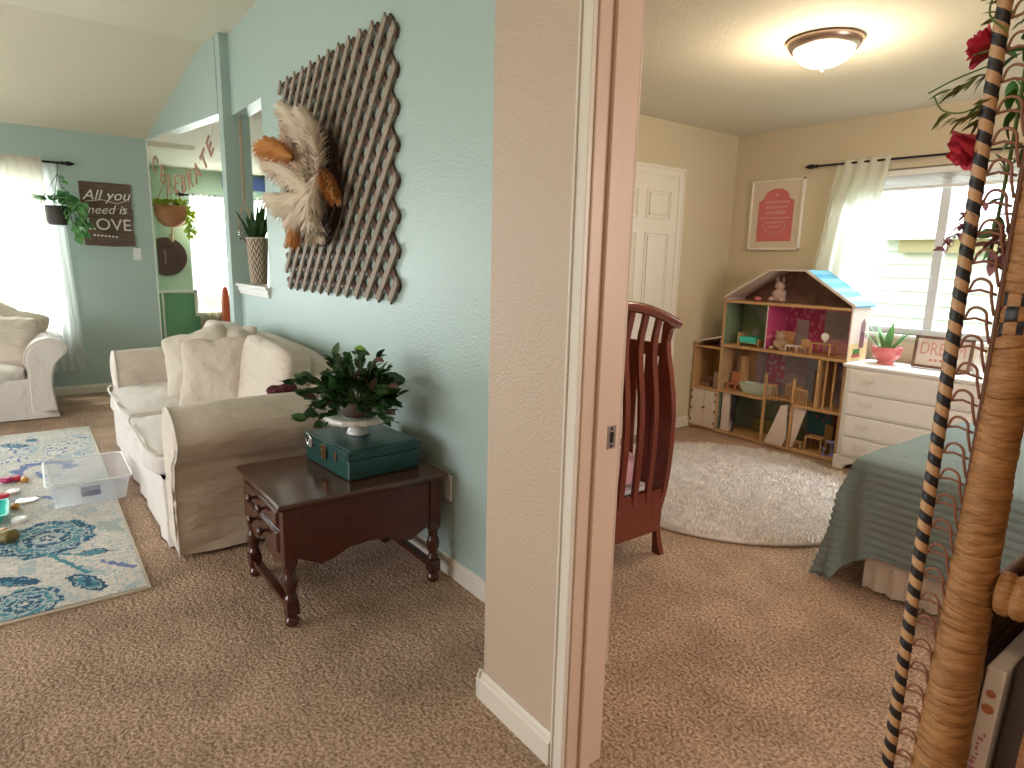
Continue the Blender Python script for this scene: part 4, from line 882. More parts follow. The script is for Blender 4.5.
for y in (2.318, 1.545):
    g = G(); g.box(-3.30, -1.90, y-.004, y+.018, .955, 1.018); g.box(-3.30, -1.90, y-.004, y+.018, .20, .30); g.build('side_rail', 'crib', cb, bevel=.004)
    for k in range(13):
        x = -1.985-k*.103; g = G(); g.box(x-.027, x+.027, y, y+.013, .29, .96); g.build('side_slat', 'crib', cb, bevel=.002)
g = G(); g.soft((-2.60, 1.94, .415), (.68, .355, .08), 8, 12); g.build('crib_mattress', 'pink', label='pink fitted sheet mattress inside the crib', cat='mattress', weld=True)
g = G(); g.box(-3.28, -1.92, 1.57, 2.305, .315, .335); g.build('mattress_board', 'white', cb)

# shag rug
g = G(); rc = Vector((-2.26, 3.42, 0)); rR = .885
g.lathe([(0, .026), (rR*.98, .026), (rR, .018), (rR*.995, .004), (0, .004)], rc, 64); sh = g.build('shag_rug', 'shag', label='round fluffy ivory shag rug on the bedroom carpet', cat='rug')
g = G(); rr = random.Random(13)
for k in range(42000):
    q = rR*math.sqrt(rr.random()); w = rr.uniform(0, 2*PI); x, y = rc.x+q*math.cos(w), rc.y+q*math.sin(w)
    if y < 2.3 or (x < -2.9 and y < 3.2): continue
    cl = Vector((noise.noise(Vector((x*14, y*14, 0))), noise.noise(Vector((x*14, y*14, 7))), 0))*.035; h = rr.uniform(.016, .034)
    lx, ly = rr.uniform(-.012, .012)+cl.x, rr.uniform(-.012, .012)+cl.y; ww = rr.uniform(0, PI); dx, dy = .0022*math.cos(ww), .0022*math.sin(ww)
    g.add([(x-dx, y-dy, .022), (x+dx, y+dy, .022), (x+dx+lx*.6, y+dy+ly*.6, .022+h*.8), (x-dx+lx*.6, y-dy+ly*.6, .022+h*.8), (x+lx*1.3, y+ly*1.3, .022+h*.95)], [(0, 1, 2, 3), (3, 2, 4)])
g.build('pile', 'shag', sh, kind='stuff')

# dollhouse
FY, BY = 4.52, 4.79
dh = thing('dollhouse', (-2.6, 4.7, 0), 'tall open-front wooden dollhouse with blue striped roof', 'dollhouse')
xl, xr = -3.108, -2.108
H1, H2, H3 = .362, .742, 1.10
def part(name, m, boxes, p=dh, bevel=.0015, **k):
    g = G()
    for b_ in boxes: g.box(*b_)
    return g.build(name, m, p, bevel=bevel, **k)
part('side_panel', 'dhwhite', [(xl-.010, xl, FY, BY, 0, 1.125)]); sp = part('side_panel', 'dhwhite', [(xr, xr+.010, FY, BY, 0, 1.125)])
part('floor_board', 'dhwood', [(xl, xr, FY, BY, .008, .028)])
part('floor_board', 'dhwood', [(xl, -2.705, FY, BY, H1-.010, H1+.010), (-2.475, xr, FY, BY, H1-.012, H1+.010), (-2.71, -2.47, FY+.12, BY, H1-.01, H1+.01)])
part('floor_board', 'dhwood', [(xl, xr, FY, BY, H2-.012, H2+.010)]); part('floor_board', 'dhwood', [(xl, xr, FY, BY, H3-.010, H3+.010)])
part('partition', 'dhwhite', [(-2.745, -2.735, FY+.01, BY, H2, H3)]); part('partition', 'dhwood', [(-2.30, -2.285, FY, BY, H1, H2)]); part('post', 'dhwood', [(-2.705, -2.688, FY, FY+.02, .02, .56)])
part('post', 'dhwood', [(-2.475, -2.458, FY, FY+.02, .02, .56)])
part('front_edge', 'dhwood', [(xl-.012, xl+.004, FY-.006, FY+.004, 0, 1.125)]); part('front_edge', 'dhwood', [(xr-.004, xr+.012, FY-.006, FY+.004, 0, .75)])
part('printed_border', mat('cream_yellow_print', (.70, .55, .28), .5), [(xr+.0098, xr+.0106, FY+.005, BY-.005, .745, .865)], sp, 0)
# painted rooms
def rooms(u, z):
    n = noise.noise(Vector((u*9, z*9, 3))); n2 = noise.noise(Vector((u*30, z*30, 8)))
    if z > H3: c = (.20, .09, .08) if n2 < .1 else (.27, .16, .13)
    elif z > H2:
        if u < -2.74: c = (.20, .27, .16) if n < .15 else (.34, .34, .28)
        else:
            c = (.55, .07, .20) if n2 < .25 else (.62, .22, .32)
            if -2.42 < u < -2.24: c = (.38, .36, .38) if (z < 1.06 and z > .86) else (.60, .30, .36)
            if -2.64 < u < -2.54 and z < .98: c = (.50, .42, .44)
    elif z > H1:
        c = (.32, .28, .33) if n < .1 else (.45, .36, .42)
        if -2.86 < u < -2.70 and z > .45: c = (.50, .16, .24) if n2 < .2 else (.45, .40, .55)
        if -2.52 < u < -2.40: c = (.30, .33, .42)
        if u < -2.95: c = (.46, .30, .16)
    else:
        c = (.17, .21, .14) if n < .2 else (.24, .26, .18)
        if u > -2.47: c = (.06, .20, .24) if z > .12 else (.25, .14, .12)
        if u > -2.47 and z > .22 and n2 > .3: c = (.35, .14, .12)
        if u > -2.28: c = (.20, .09, .06)
    return tuple(v*(1+.15*n2) for v in c)
g = G(); nx, nz = 100, 110; g.col = []
vs = [(xl+(xr-xl)*i/nx, BY-.004, .03+1.07*j/nz) for j in range(nz+1) for i in range(nx+1)]; fs = []
for j in range(nz):
    for i in range(nx): fs.append((j*(nx+1)+i, j*(nx+1)+i+1, (j+1)*(nx+1)+i+1, (j+1)*(nx+1)+i)); g.col.append(rooms(xl+(xr-xl)*(i+.5)/nx, .03+1.07*(j+.5)/nz))
g.add(vs, fs); k0 = len(vs)
# side walls of rooms, printed
for (x, s_) in ((xl+.002, 0), (xr-.002, 1), (-2.733, 1), (-2.747, 0)):
    zlo = .03 if x in (xl+.002, xr-.002) else H2
    for j in range(40):
        z0_ = zlo+(H3-zlo)*j/40; z1_ = zlo+(H3-zlo)*(j+1)/40
        for i in range(10):
            y0_ = FY+.01+(BY-FY-.02)*i/10; y1_ = FY+.01+(BY-FY-.02)*(i+1)/10
            g.add([(x, y0_, z0_), (x, y1_, z0_), (x, y1_, z1_), (x, y0_, z1_)], [(0, 1, 2, 3)])
            c = rooms(x+(.02 if x < -2.7 and x != -2.747 else -.02), (z0_+z1_)/2)
            if x == xr-.002 and z0_ > H2+.04 and z1_ < H3-.05 and 3 < i < 8: c = (.46, .38, .40)
            g.col.append(tuple(v*.95 for v in c))
# attic back
gx = G(); gx.prism([(xl, H3), (xr, H3), (xr, 1.13), (-2.452, 1.35), (-2.735, 1.35), (xl, 1.13)], 'y', BY-.006, BY); gx.build('attic_back', mat('attic_print', (.16, .07, .06), .6, rgb2=(.28, .17, .14), vscale=14), dh)
g.box(xl, xr, BY-.002, BY, .0, 1.13); g.col += [(.5, .4, .35)]*6; g.build('printed_rooms', 'dhroom', dh)
def slab(name, x0, z0, x1, z1, m, th=.012, yo=0): 
    g = G(); d = Vector((x1-x0, z1-z0)).normalized(); n_ = Vector((-d.y, d.x))*th
    g.prism([(x0, z0), (x1, z1), (x1+n_.x, z1+n_.y), (x0+n_.x, z0+n_.y)], 'y', FY-.012-yo, BY+.01); return g.build(name, m, dh, bevel=.0015)
slab('roof_board', xl-.022, 1.120, -2.735, 1.352, 'dhwhite'); slab('roof_board', -2.738, 1.352, -2.450, 1.352, 'dhwhite')
g = G(); x0_, z0_, x1_, z1_ = -2.452, 1.352, xr+.03, 1.118; g.col = None
n_ = 8
for k in range(n_):
    a_, b_ = k/n_, (k+1)/n_; g.m = 0; w_ = [1, 0, 1, 0, 1, 0, 1, 0][k]
    p0 = (x0_+(x1_-x0_)*a_, z0_+(z1_-z0_)*a_); p1 = (x0_+(x1_-x0_)*b_, z0_+(z1_-z0_)*b_); g.m = w_
    g.prism([p0, p1, (p1[0]+.006, p1[1]+.011), (p0[0]+.006, p0[1]+.011)], 'y', FY-.006, BY+.01)
g.m = 2; g.prism([(x0_-.004, z0_-.006), (x1_-.004, z1_-.006), (x1_+.004, z1_+.010), (x0_+.004, z0_+.010)], 'y', FY-.014, FY-.005)
g.build('striped_roof', [mat('blue_shingle_print', (.03, .34, .58), .35), mat('light_blue_shingle_print', (.16, .55, .78), .35), M['dhwhite']], dh)
g = G(); g.add([(xr+.011, FY+.14, .83), (xr+.011, FY+.21, .83), (xr+.011, FY+.21, 1.0), (xr+.011, FY+.175, 1.04), (xr+.011, FY+.14, 1.0)], [(0, 1, 2, 3, 4)]); g.m = 1
g.add([(xr+.011, FY+.05, .765), (xr+.011, FY+.17, .765), (xr+.011, FY+.17, .79), (xr+.011, FY+.05, .79)], [(0, 1, 2, 3)]); g.m = 2; g.add([(xr+.0112, FY+.06, .79), (xr+.0112, FY+.16, .79), (xr+.0112, FY+.16, .825), (xr+.0112, FY+.06, .825)], [(0, 1, 2, 3)])
g.build('printed_window', [mat('printed_window_shade', (.22, .10, .13), .5), mat('printed_flower_box', (.45, .09, .08), .5), M['leafm']], sp)
# wing
wl = -3.375; part('wing_side', 'dhwood', [(wl-.010, wl, FY+.0, BY, 0, .745)]); [part('wing_floor', 'dhwood', [(wl, xl-.01, FY, BY, a_, b_)]) for a_, b_ in ((.012, .03), (.345, .365), (.70, .715))]
part('wing_back', 'dhwood', [(wl, xl-.01, BY-.008, BY, 0, .70)])
g = G(); g.prism([(wl-.012, .735), (xl-.01, .805), (xl-.01, .815), (wl-.016, .745)], 'y', FY-.01, BY); g.build('wing_roof', 'dhwhite', dh); g = G(); g.prism([(wl, .715), (xl-.01, .715), (xl-.01, .803), (wl, .735)], 'y', BY-.02, BY-.01); g.build('wing_gable', 'dhwood', dh)
gd = part('garage_door', 'dhwhite', [(wl+.002, -3.245, FY-.003, FY+.008, .03, .342)], bevel=.002); part('garage_door', 'dhwhite', [(-3.241, xl-.014, FY-.003, FY+.008, .03, .342)], bevel=.002)
part('hinge', 'brass', [(x, x+.012, FY-.008, FY-.002, z, z+.022) for x in (wl+.004, xl-.028) for z in (.06, .16, .25, .31)]+[(-3.258, -3.228, FY-.008, FY-.002, .185, .200)], gd, .001)
# stairs and railings
g = G(); 
def stair(g, x0, x1, y0, y1):
    nst = 9
    for k in range(nst):
        q0, q1 = k/nst, (k+1)/nst; g.box(x0+(x1-x0)*q0, x0+(x1-x0)*q1+.004, y0, y1, 0.03+.32*q0, .03+.32*q1)
stair(g, -2.64, -2.51, FY+.01, FY+.10); g.prism([(-2.655, .028), (-2.51, .028), (-2.485, .10), (-2.50, .345), (-2.545, .345)], 'y', FY-.004, FY+.008); g.build('staircase', 'dhwhite', dh)
g = G(); g.prism([(-2.455, .345), (-2.36, .345), (-2.435, .05), (-2.455, .03)], 'y', FY+.02, FY+.035); g.build('stair_side', 'dhwhite', dh)
def rail(x0, x1, y, z0, h, name='railing'):
    g = G(); g.box(x0, x1, y, y+.010, z0+h-.012, z0+h); n = max(3, int((x1-x0)/.02))
    for k in range(n+1): x = x0+(x1-x0)*k/n; g.box(x-.003, x+.003, y+.002, y+.008, z0, z0+h-.01)
    g.build(name, 'dhwood', dh)
rail(-2.69, -2.60, FY+.005, H1, .13); rail(-2.46, -2.36, FY+.005, H1, .13); rail(-2.60, -2.46, FY+.13, H1, .13)
g = G()
for k in range(2): x = -2.255+.06*k; g.box(x, x+.012, FY+.03, FY+.045, H1, H2-.012)
g.build('elevator_bars', 'dhwood', dh)

def toy(name, label, boxes, m, cat, e=.002, extra=None, mats=None):
    g = G()
    for b_ in boxes: g.box(*b_)
    if extra: extra(g)
    return g.build(name, mats or m, label=label, cat=cat, group='dollhouse furniture', bevel=e)
y1 = FY+.05
toy('toy_bed', 'small wooden toy bed with turquoise cover, upper left room', [(-3.01, -2.995, y1, y1+.12, H2+.012, H2+.11), (-2.83, -2.815, y1, y1+.12, H2+.012, H2+.075), (-3.0, -2.82, y1, y1+.12, H2+.03, H2+.045)], 'dhwood', 'toy', mats=['dhwood', 'turq'], extra=lambda g: (setattr(g, 'm', 1), g.box(-2.99, -2.845, y1-.003, y1+.12, H2+.035, H2+.082)))
def legbox(x0, x1, y0, y1_, z0, z1, t_=.012): return [(x0, x1, y0, y1_, z1-.010, z1)]+[(a_, a_+t_, b_, b_+t_, z0, z1-.009) for a_ in (x0, x1-t_) for b_ in (y0, y1_-t_)]
toy('toy_vanity', 'toy vanity desk with round white mirror, pink room', legbox(-2.40, -2.25, y1, y1+.09, H2+.012, H2+.10), 'dhwood', 'toy', mats=['dhwood', 'plastic'], extra=lambda g: (setattr(g, 'm', 1), g.lathe([(0, 0), (.028, 0), (.030, .006), (0, .008)], (-2.325, y1+.06, H2+.145), 20, Matrix.Rotation(PI/2, 3, 'X')), g.box(-2.332, -2.318, y1+.055, y1+.065, H2+.10, H2+.12)))
toy('toy_chair', 'small wooden toy chair with arched back, left of the vanity', legbox(-2.50, -2.43, y1, y1+.06, H2+.012, H2+.055, .008)+[(-2.50, -2.43, y1+.055, y1+.063, H2+.055, H2+.11)], 'dhwood', 'toy')
toy('toy_table', 'white toy side table in the pink room', legbox(-2.585, -2.49, y1-.02, y1+.05, H2+.012, H2+.062, .008), 'dhwhite', 'toy')
def plush(g): 
    g.soft((-2.66, y1+.04, H2+.052), (.05, .04, .042), 2.2, 8, wr=.01, ws=30); g.soft((-2.66, y1+.03, H2+.115), (.033, .030, .030), 2, 8)
    for sx_ in (-1, 1): g.soft((-2.66+sx_*.024, y1+.03, H2+.145), (.012, .007, .013), 2, 6); g.soft((-2.66+sx_*.045, y1-.005, H2+.025), (.020, .028, .015), 2, 6)
g = G(); plush(g); g.build('plush_bear', mat('tan_plush', (.42, .30, .20), .95, bump=.8, bscale=60), label='tan plush bear sitting in the pink dollhouse room', cat='stuffed toy', weld=True)
g = G(); g.box(-2.715, -2.60, y1+.05, y1+.13, H2+.012, H2+.05); g.box(-2.715, -2.60, y1+.12, y1+.14, H2+.05, H2+.15); g.build('toy_armchair', 'dhwood', label='wooden toy armchair behind the plush bear', cat='toy', bevel=.006)
g = G(); zc = H3+.012
g.soft((-2.735, FY+.14, zc+.05), (.052, .045, .052), 2.3, 8, wr=.008, ws=30); g.soft((-2.735, FY+.135, zc+.125), (.038, .034, .036), 2, 8)
for sx_ in (-1, 1): g.soft((-2.735+sx_*.024, FY+.14, zc+.172), (.011, .008, .026), 2, 6); g.soft((-2.735+sx_*.045, FY+.11, zc+.022), (.022, .030, .018), 2, 6)
g.build('plush_rabbit', mat('pale_pink_plush', (.50, .36, .32), .95, bump=.8, bscale=60), label='pale plush rabbit sitting in the dollhouse attic', cat='stuffed toy', weld=True)
g = G(); g.soft((-2.88, FY+.08, zc+.018), (.028, .022, .018), 2.2, 8); g.build('toy_bird', 'coral', label='small coral toy left of the rabbit in the attic', cat='toy', weld=True)
# middle floor
g = G(); loft(g, [rrect(-2.835, y1+.06, .105, .05, .03, H1+.012), rrect(-2.835, y1+.06, .135, .065, .03, H1+.085), rrect(-2.835, y1+.06, .138, .068, .03, H1+.09), rrect(-2.835, y1+.06, .12, .052, .03, H1+.088), rrect(-2.835, y1+.06, .10, .04, .03, H1+.03)], True, True, True)
g.build('toy_bathtub', mat('pale_mint_plastic', (.50, .60, .50), .4), label='pale mint toy tub sofa on the middle dollhouse floor', cat='toy')
toy('toy_doll_chair', 'brown toy chair at the left of the middle floor', legbox(-3.07, -2.99, y1, y1+.07, H1+.012, H1+.07)+[(-3.07, -2.99, y1+.062, y1+.07, H1+.07, H1+.16)], 'terracotta', 'toy')
toy('toy_armoire', 'narrow wooden toy wardrobe standing on the middle floor', [(-2.985, -2.955, y1+.05, y1+.12, H1+.012, H1+.30)], 'dhwood', 'toy')
toy('toy_bookcase', 'dark toy shelf behind the railing, middle floor', [(-2.42, -2.34, FY+.20, FY+.26, H1+.012, H1+.24), (-2.425, -2.335, FY+.19, FY+.265, H1+.24, H1+.25)], 'frame', 'toy')
toy('toy_stove', 'grey toy appliance in the left dollhouse wing', [(-3.205, -3.155, y1, y1+.06, .367, .50)], 'nickel', 'toy')
toy('toy_sofa', 'brown toy bench in the left dollhouse wing', [(-3.33, -3.23, y1, y1+.05, .367, .40), (-3.33, -3.23, y1+.04, y1+.06, .40, .45)], 'frame', 'toy')
toy('toy_speaker', 'black toy cabinet beside the grey wing appliance', [(-3.150, -3.122, y1, y1+.05, .367, .46)], 'black', 'toy')
toy('toy_vase', 'lilac toy bottle on the wing roof ledge', [(-3.19, -3.155, y1+.02, y1+.05, .716, .775)], 'lilac', 'toy', .008)
# ground floor
toy('toy_fridge', 'white printed toy refrigerator on the ground floor', [(-3.085, -3.02, y1-.02, y1+.05, .029, .345)], 'dhwhite', 'toy')
g = G(); g.tube([(-2.985, y1, .12), (-2.985, y1, .34)], .016, 8); g.tube([(-2.985, y1, .029), (-2.985, y1, .12)], .007, 6); g.build('toy_umbrella', 'black', label='tall closed black toy parasol beside the toy refrigerator', cat='toy')
toy('toy_dining_table', 'wooden toy table on the ground floor right room', legbox(-2.365, -2.235, y1, y1+.09, .029, .14), 'dhwood', 'toy')
toy('toy_dining_chair', 'wooden toy chair behind the toy dining table', legbox(-2.30, -2.24, y1+.11, y1+.17, .029, .10, .008)+[(-2.30, -2.24, y1+.165, y1+.172, .10, .22)], 'dhwood', 'toy')
toy('toy_bench', 'light wooden toy bench left of the toy dining table', legbox(-2.44, -2.375, y1-.03, y1+.03, .029, .085, .008), 'dhwood', 'toy')
g = G(); c_ = (-2.165, y1+.03, 0); g.lathe([(0, .029), (.03, .029), (.03, .035), (.008, .045), (.008, .13), (0, .13)], c_, 14); g.lathe([(0, .13), (.048, .13), (.048, .138), (0, .14)], c_, 18); g.build('toy_round_table', 'lilac', label='lilac round toy pedestal table at the right end', cat='toy')
g = G(); g.lathe([(0, .029), (.022, .029), (.006, .04), (.006, .075), (.024, .08), (.024, .086), (0, .088)], (-2.21, y1-.005, 0), 14); g.build('toy_stool', 'lilac', label='small lilac toy stool beside the round toy table', cat='toy')
toy('toy_counter', 'pale green toy kitchen counter on the ground floor', [(-2.90, -2.74, FY+.22, FY+.29, .029, .15), (-2.90, -2.74, FY+.275, FY+.30, .15, .30)], 'olive', 'toy')

# dresser
dr = thing('dresser', (-1.65, 4.68, 0), 'white four-drawer dresser under the bedroom window', 'dresser')
dx0, dx1, dy0, dy1, DT = -2.085, -1.27, 4.46, 4.895, .74
part('body', 'white', [(dx0+.012, dx1-.012, dy0+.008, dy1, .085, .715)], dr, .003)
g = G(); loft(g, [rrect((dx0+dx1)/2, (dy0+dy1)/2, (dx1-dx0)/2-.004, (dy1-dy0)/2-.004, .006, .713), rrect((dx0+dx1)/2, (dy0+dy1)/2, (dx1-dx0)/2+.010, (dy1-dy0)/2+.006, .008, .722), rrect((dx0+dx1)/2, (dy0+dy1)/2, (dx1-dx0)/2+.010, (dy1-dy0)/2+.006, .008, .736), rrect((dx0+dx1)/2, (dy0+dy1)/2, (dx1-dx0)/2+.004, (dy1-dy0)/2, .008, DT)], True, True); g.build('top', 'white', dr)
g = G(); g.prism([(dx0, 0), (dx0+.07, 0), (dx0+.085, .03), (dx0+.13, .05), (dx1-.13, .05), (dx1-.085, .03), (dx1-.07, 0), (dx1, 0), (dx1, .09), (dx0, .09)], 'y', dy0-.004, dy0+.018)
g.box(dx0, dx0+.02, dy0, dy1, 0, .09); g.box(dx1-.02, dx1, dy0, dy1, 0, .09); g.build('plinth', 'white', dr, bevel=.004)
hgts = [(.098, .232), (.242, .386), (.396, .540), (.550, .700)]
for z0_, z1_ in hgts:
    d = part('drawer', 'white', [(dx0+.04, dx1-.04, dy0-.006, dy0+.02, z0_, z1_), (dx0+.052, dx1-.052, dy0-.010, dy0-.004, z0_+.012, z1_-.012)], dr, .004)
    for hx in (dx0+.17, dx1-.17):
        g = G(); zc = (z0_+z1_)/2+.01
        g.prism([(hx-.052, zc), (hx-.036, zc+.016), (hx-.014, zc+.010), (hx, zc+.018), (hx+.014, zc+.010), (hx+.036, zc+.016), (hx+.052, zc), (hx+.036, zc-.012), (hx+.014, zc-.008), (hx, zc-.020), (hx-.014, zc-.008), (hx-.036, zc-.012)], 'y', dy0-.013, dy0-.009)
        g.tube(catmull([(hx-.032, dy0-.013, zc), (hx-.024, dy0-.024, zc-.014), (hx, dy0-.028, zc-.020), (hx+.024, dy0-.024, zc-.014), (hx+.032, dy0-.013, zc)]), .0032, 6); g.build('handle', mat('painted_metal_pull', (.74, .70, .66), .35, .1) if 'pull' not in M else M['pull'], d); M.setdefault('pull', bpy.data.materials['painted_metal_pull'])
# on the dresser
t = thing('pink_potted_plant', (-1.925, 4.70, DT), 'green leafy plant in a pink bowl on the dresser', 'plant'); c_ = (-1.925, 4.70, 0)
g = G(); g.lathe([(0, DT), (.05, DT), (.052, DT+.012), (.046, DT+.02), (.078, DT+.045), (.094, DT+.08), (.098, DT+.118), (.09, DT+.118), (.085, DT+.09), (0, DT+.09)], c_, 40, fr=lambda w, i: 1+.02*math.cos(10*w)); g.build('bowl', 'pinkpot', t)
g = G(); rr = random.Random(17)
for th, el, L in ((0.2, 1.1, .20), (.9, 1.2, .19), (2.4, 1.2, .20), (3.1, .9, .19), (3.6, 1.3, .21), (4.6, 1.1, .15), (5.6, .9, .20), (1.7, 1.4, .21), (0.0, .75, .22), (2.8, 1.45, .17), (5.0, 1.4, .18)):
    blade(g, (c_[0]+.03*math.cos(th), c_[1]+.03*math.sin(th), DT+.09), (math.cos(th)*math.cos(el), math.sin(th)*math.cos(el)*.6, math.sin(el)), L, .034, .25)
g.build('leaves', 'leafm', t)
g = G(); g.tube(catmull([(-1.97, 4.70, DT+.10), (-2.02, 4.70, .90), (-2.07, 4.71, .925), (-2.085, 4.72, .90)]), .003, 5); g.build('aerial_stem', 'leafr', t)
t = thing('dream_sign', (-1.60, 4.72, DT), 'brown framed dream print standing on the dresser', 'picture'); fx0, fx1, fz0, fz1, fyy = -1.775, -1.435, DT+.003, DT+.215, 4.735
Tl = Matrix.Translation((0, fyy, fz0)) @ Matrix.Rotation(R(-7), 4, 'X') @ Matrix.Translation((0, 0, 0))
g = G(); hh = fz1-fz0
for b_ in ((fx0, fx1, -.010, .012, 0, .018), (fx0, fx1, -.010, .012, hh-.018, hh), (fx0, fx0+.018, -.010, .012, 0, hh), (fx1-.018, fx1, -.010, .012, 0, hh)): g.box(*b_, T=Tl)
g.build('frame', 'frame', t, bevel=.003)
g = G(); g.box(fx0+.016, fx1-.016, -.002, .008, .016, hh-.016, T=Tl); pp = g.build('print', mat('ivory_print', (.70, .62, .55), .7), t)
g = G(); g.text('DREAM', .118, Tl @ frame(((fx0+fx1)/2, -.004, .125), (1, 0, 0), (0, 0, 1)) @ Matrix.Diagonal((.70, 1, 1, 1)), .001); g.build('lettering', mat('faded_pink_ink', (.66, .33, .30), .7), pp); g = G(); g.text('* * * * *', .05, Tl @ frame(((fx0+fx1)/2, -.004, .045), (1, 0, 0), (0, 0, 1)), .001, space=.9); g.build('star_row', 'pinkpot', pp)
g = G(); g.lathe([(0, 0), (.028, 0), (.03, .10), (.022, .12), (.018, .15), (0, .15)], (-1.38, 4.70, DT), 18); g.build('white_jar', 'ceramic', label='small white jar right of the dream sign on the dresser', cat='jar')

# framed print on the wall
t = thing('framed_print', (-2.985, 4.905, 1.52), 'coral scalloped art print in a white frame on the wall', 'picture')
g = G(); px0, px1, pz0, pz1 = -3.210, -2.757, 1.517, 2.068
for b_ in ((px0, px1, 4.888, 4.919, pz0, pz0+.014), (px0, px1, 4.888, 4.919, pz1-.014, pz1), (px0, px0+.014, 4.888, 4.919, pz0, pz1), (px1-.014, px1, 4.888, 4.919, pz0, pz1)): g.box(*b_)
g.build('frame', 'door', t, bevel=.002)
g = G(); g.box(px0+.012, px1-.012, 4.902, 4.915, pz0+.012, pz1-.012); mt = g.build('mat_board', mat('ivory_mat_board', (.66, .58, .46), .7), t)
g = G(); cxp = (px0+px1)/2; hw = .153; poly = [(cxp-hw, 1.585), (cxp+hw, 1.585), (cxp+hw, 1.90)]+[(cxp+hw*.72*math.cos(w)*1.0, 1.925+.075*math.sin(w)) for w in [PI*k/12 for k in range(13)]]+[(cxp-hw, 1.90)]
g.prism(poly, 'y', 4.8995, 4.9025); g.build('print', 'coral', mt)
g = G(); Tt = lambda z: frame((cxp, 4.899, z), (1, 0, 0), (0, 0, 1))
rk = random.Random(6)
for z_, h_, w_ in ((1.895, .020, .20), (1.855, .022, .17), (1.812, .030, .17), (1.770, .010, .26), (1.735, .018, .14), (1.700, .018, .11)):     # lines too small to read
    x_ = cxp-w_/2
    while x_ < cxp+w_/2: q_ = rk.uniform(.008, .018) if h_ > .012 else .26; g.box(x_, x_+q_, 4.8985, 4.9, z_-h_/2*rk.uniform(.7, 1), z_+h_/2*rk.uniform(.7, 1)); x_ += q_+.006
g.tube([(cxp+.10*math.cos(w), 4.899, 1.72+.075*math.sin(w)) for w in [PI+PI*k/16 for k in range(17)]], .0045, 5); g.lathe([(0, 0), (.012, 0)], (cxp, 4.8985, 1.95), 10, Matrix.Rotation(PI/2, 3, 'X'))
g.build('lettering', mat('pale_pink_ink', (.66, .36, .32), .7), mt)

# ceiling lamp
lc = Vector((-1.760, 3.17, 2.45)); t = thing('ceiling_lamp', lc, 'lit round flush ceiling lamp with brushed metal rim', 'lamp')
g = G(); g.lathe([(0, 0), (.165, 0), (.172, -.012), (.160, -.03), (.150, -.045), (.138, -.045)], lc, 40); g.build('rim', 'nickel', t)
g = G(); g.lathe([(.138, -.040), (.132, -.065), (.11, -.09), (.075, -.11), (.035, -.12), (0, -.122)], lc, 36); g.build('glass_bowl', 'lamp', t)
g = G(); g.lathe([(0, -.120), (.012, -.122), (.010, -.135), (.004, -.142), (0, -.143)], lc, 12); g.build('finial', 'nickel', t)
light('bedroom_bulb', 'POINT', lc+Vector((0, 0, -.20)), (0, 0, -1), 26, (1, .84, .60), shadow_soft_size=.12)

# bedroom curtain, rod, blind
rod('curtain_rod', (-.7, 4.862, 2.115), (-2.655, 4.862, 2.135), .008, .018, 'thin black curtain rod above the bedroom window')
g = G()
def bcur(a, b):
    x0_ = -2.485*(1-b)+(-2.70)*b; x1_ = -2.125*(1-b)+(-2.16)*b; x1_ += -.05*math.sin(PI*b); x = x0_+(x1_-x0_)*a+.015*noise.noise(Vector((a*4, b*4, 2)))
    d = .026*math.sin(a*4*2*PI+.8*math.sin(b*2))*(.6+.5*b)+.012*noise.noise(Vector((a*8, b*3, 0)))
    return Vector((x, 4.855+d*.85, 2.155*(1-b)+.80*b-.0*a))
g.grid(bcur, 73, 26); g.build('cotton_curtain', 'bedcurt', label='gathered white cotton curtain left of the bedroom window', cat='curtain')
t = thing('raised_blind', (-1.6, 4.94, 1.93), 'raised white slatted blind at the top of the bedroom window', 'blind'); g = G()
g.box(-2.40, -.97, 4.925, 4.965, 2.02, 2.06); g.build('head_rail', 'blind', t, bevel=.003)
g = G()
for k in range(9): g.box(-2.40, -.97, 4.928, 4.962, 1.945+k*.0085, 1.949+k*.0085)
g.box(-2.40, -.97, 4.928, 4.962, 1.925, 1.942); g.build('slat_stack', 'blind', t)

# bed
bd = thing('bed', (-.2, 3.35, 0), 'low bed with ribbed seafoam quilt and lace skirt', 'bed')
bx0, bx1, by0, by1, BT = -1.145, .85, 2.81, 3.85, .598
part('mattress', 'white', [(bx0+.03, bx1, by0+.03, by1-.03, .16, .55)], bd, .03)
g = G()
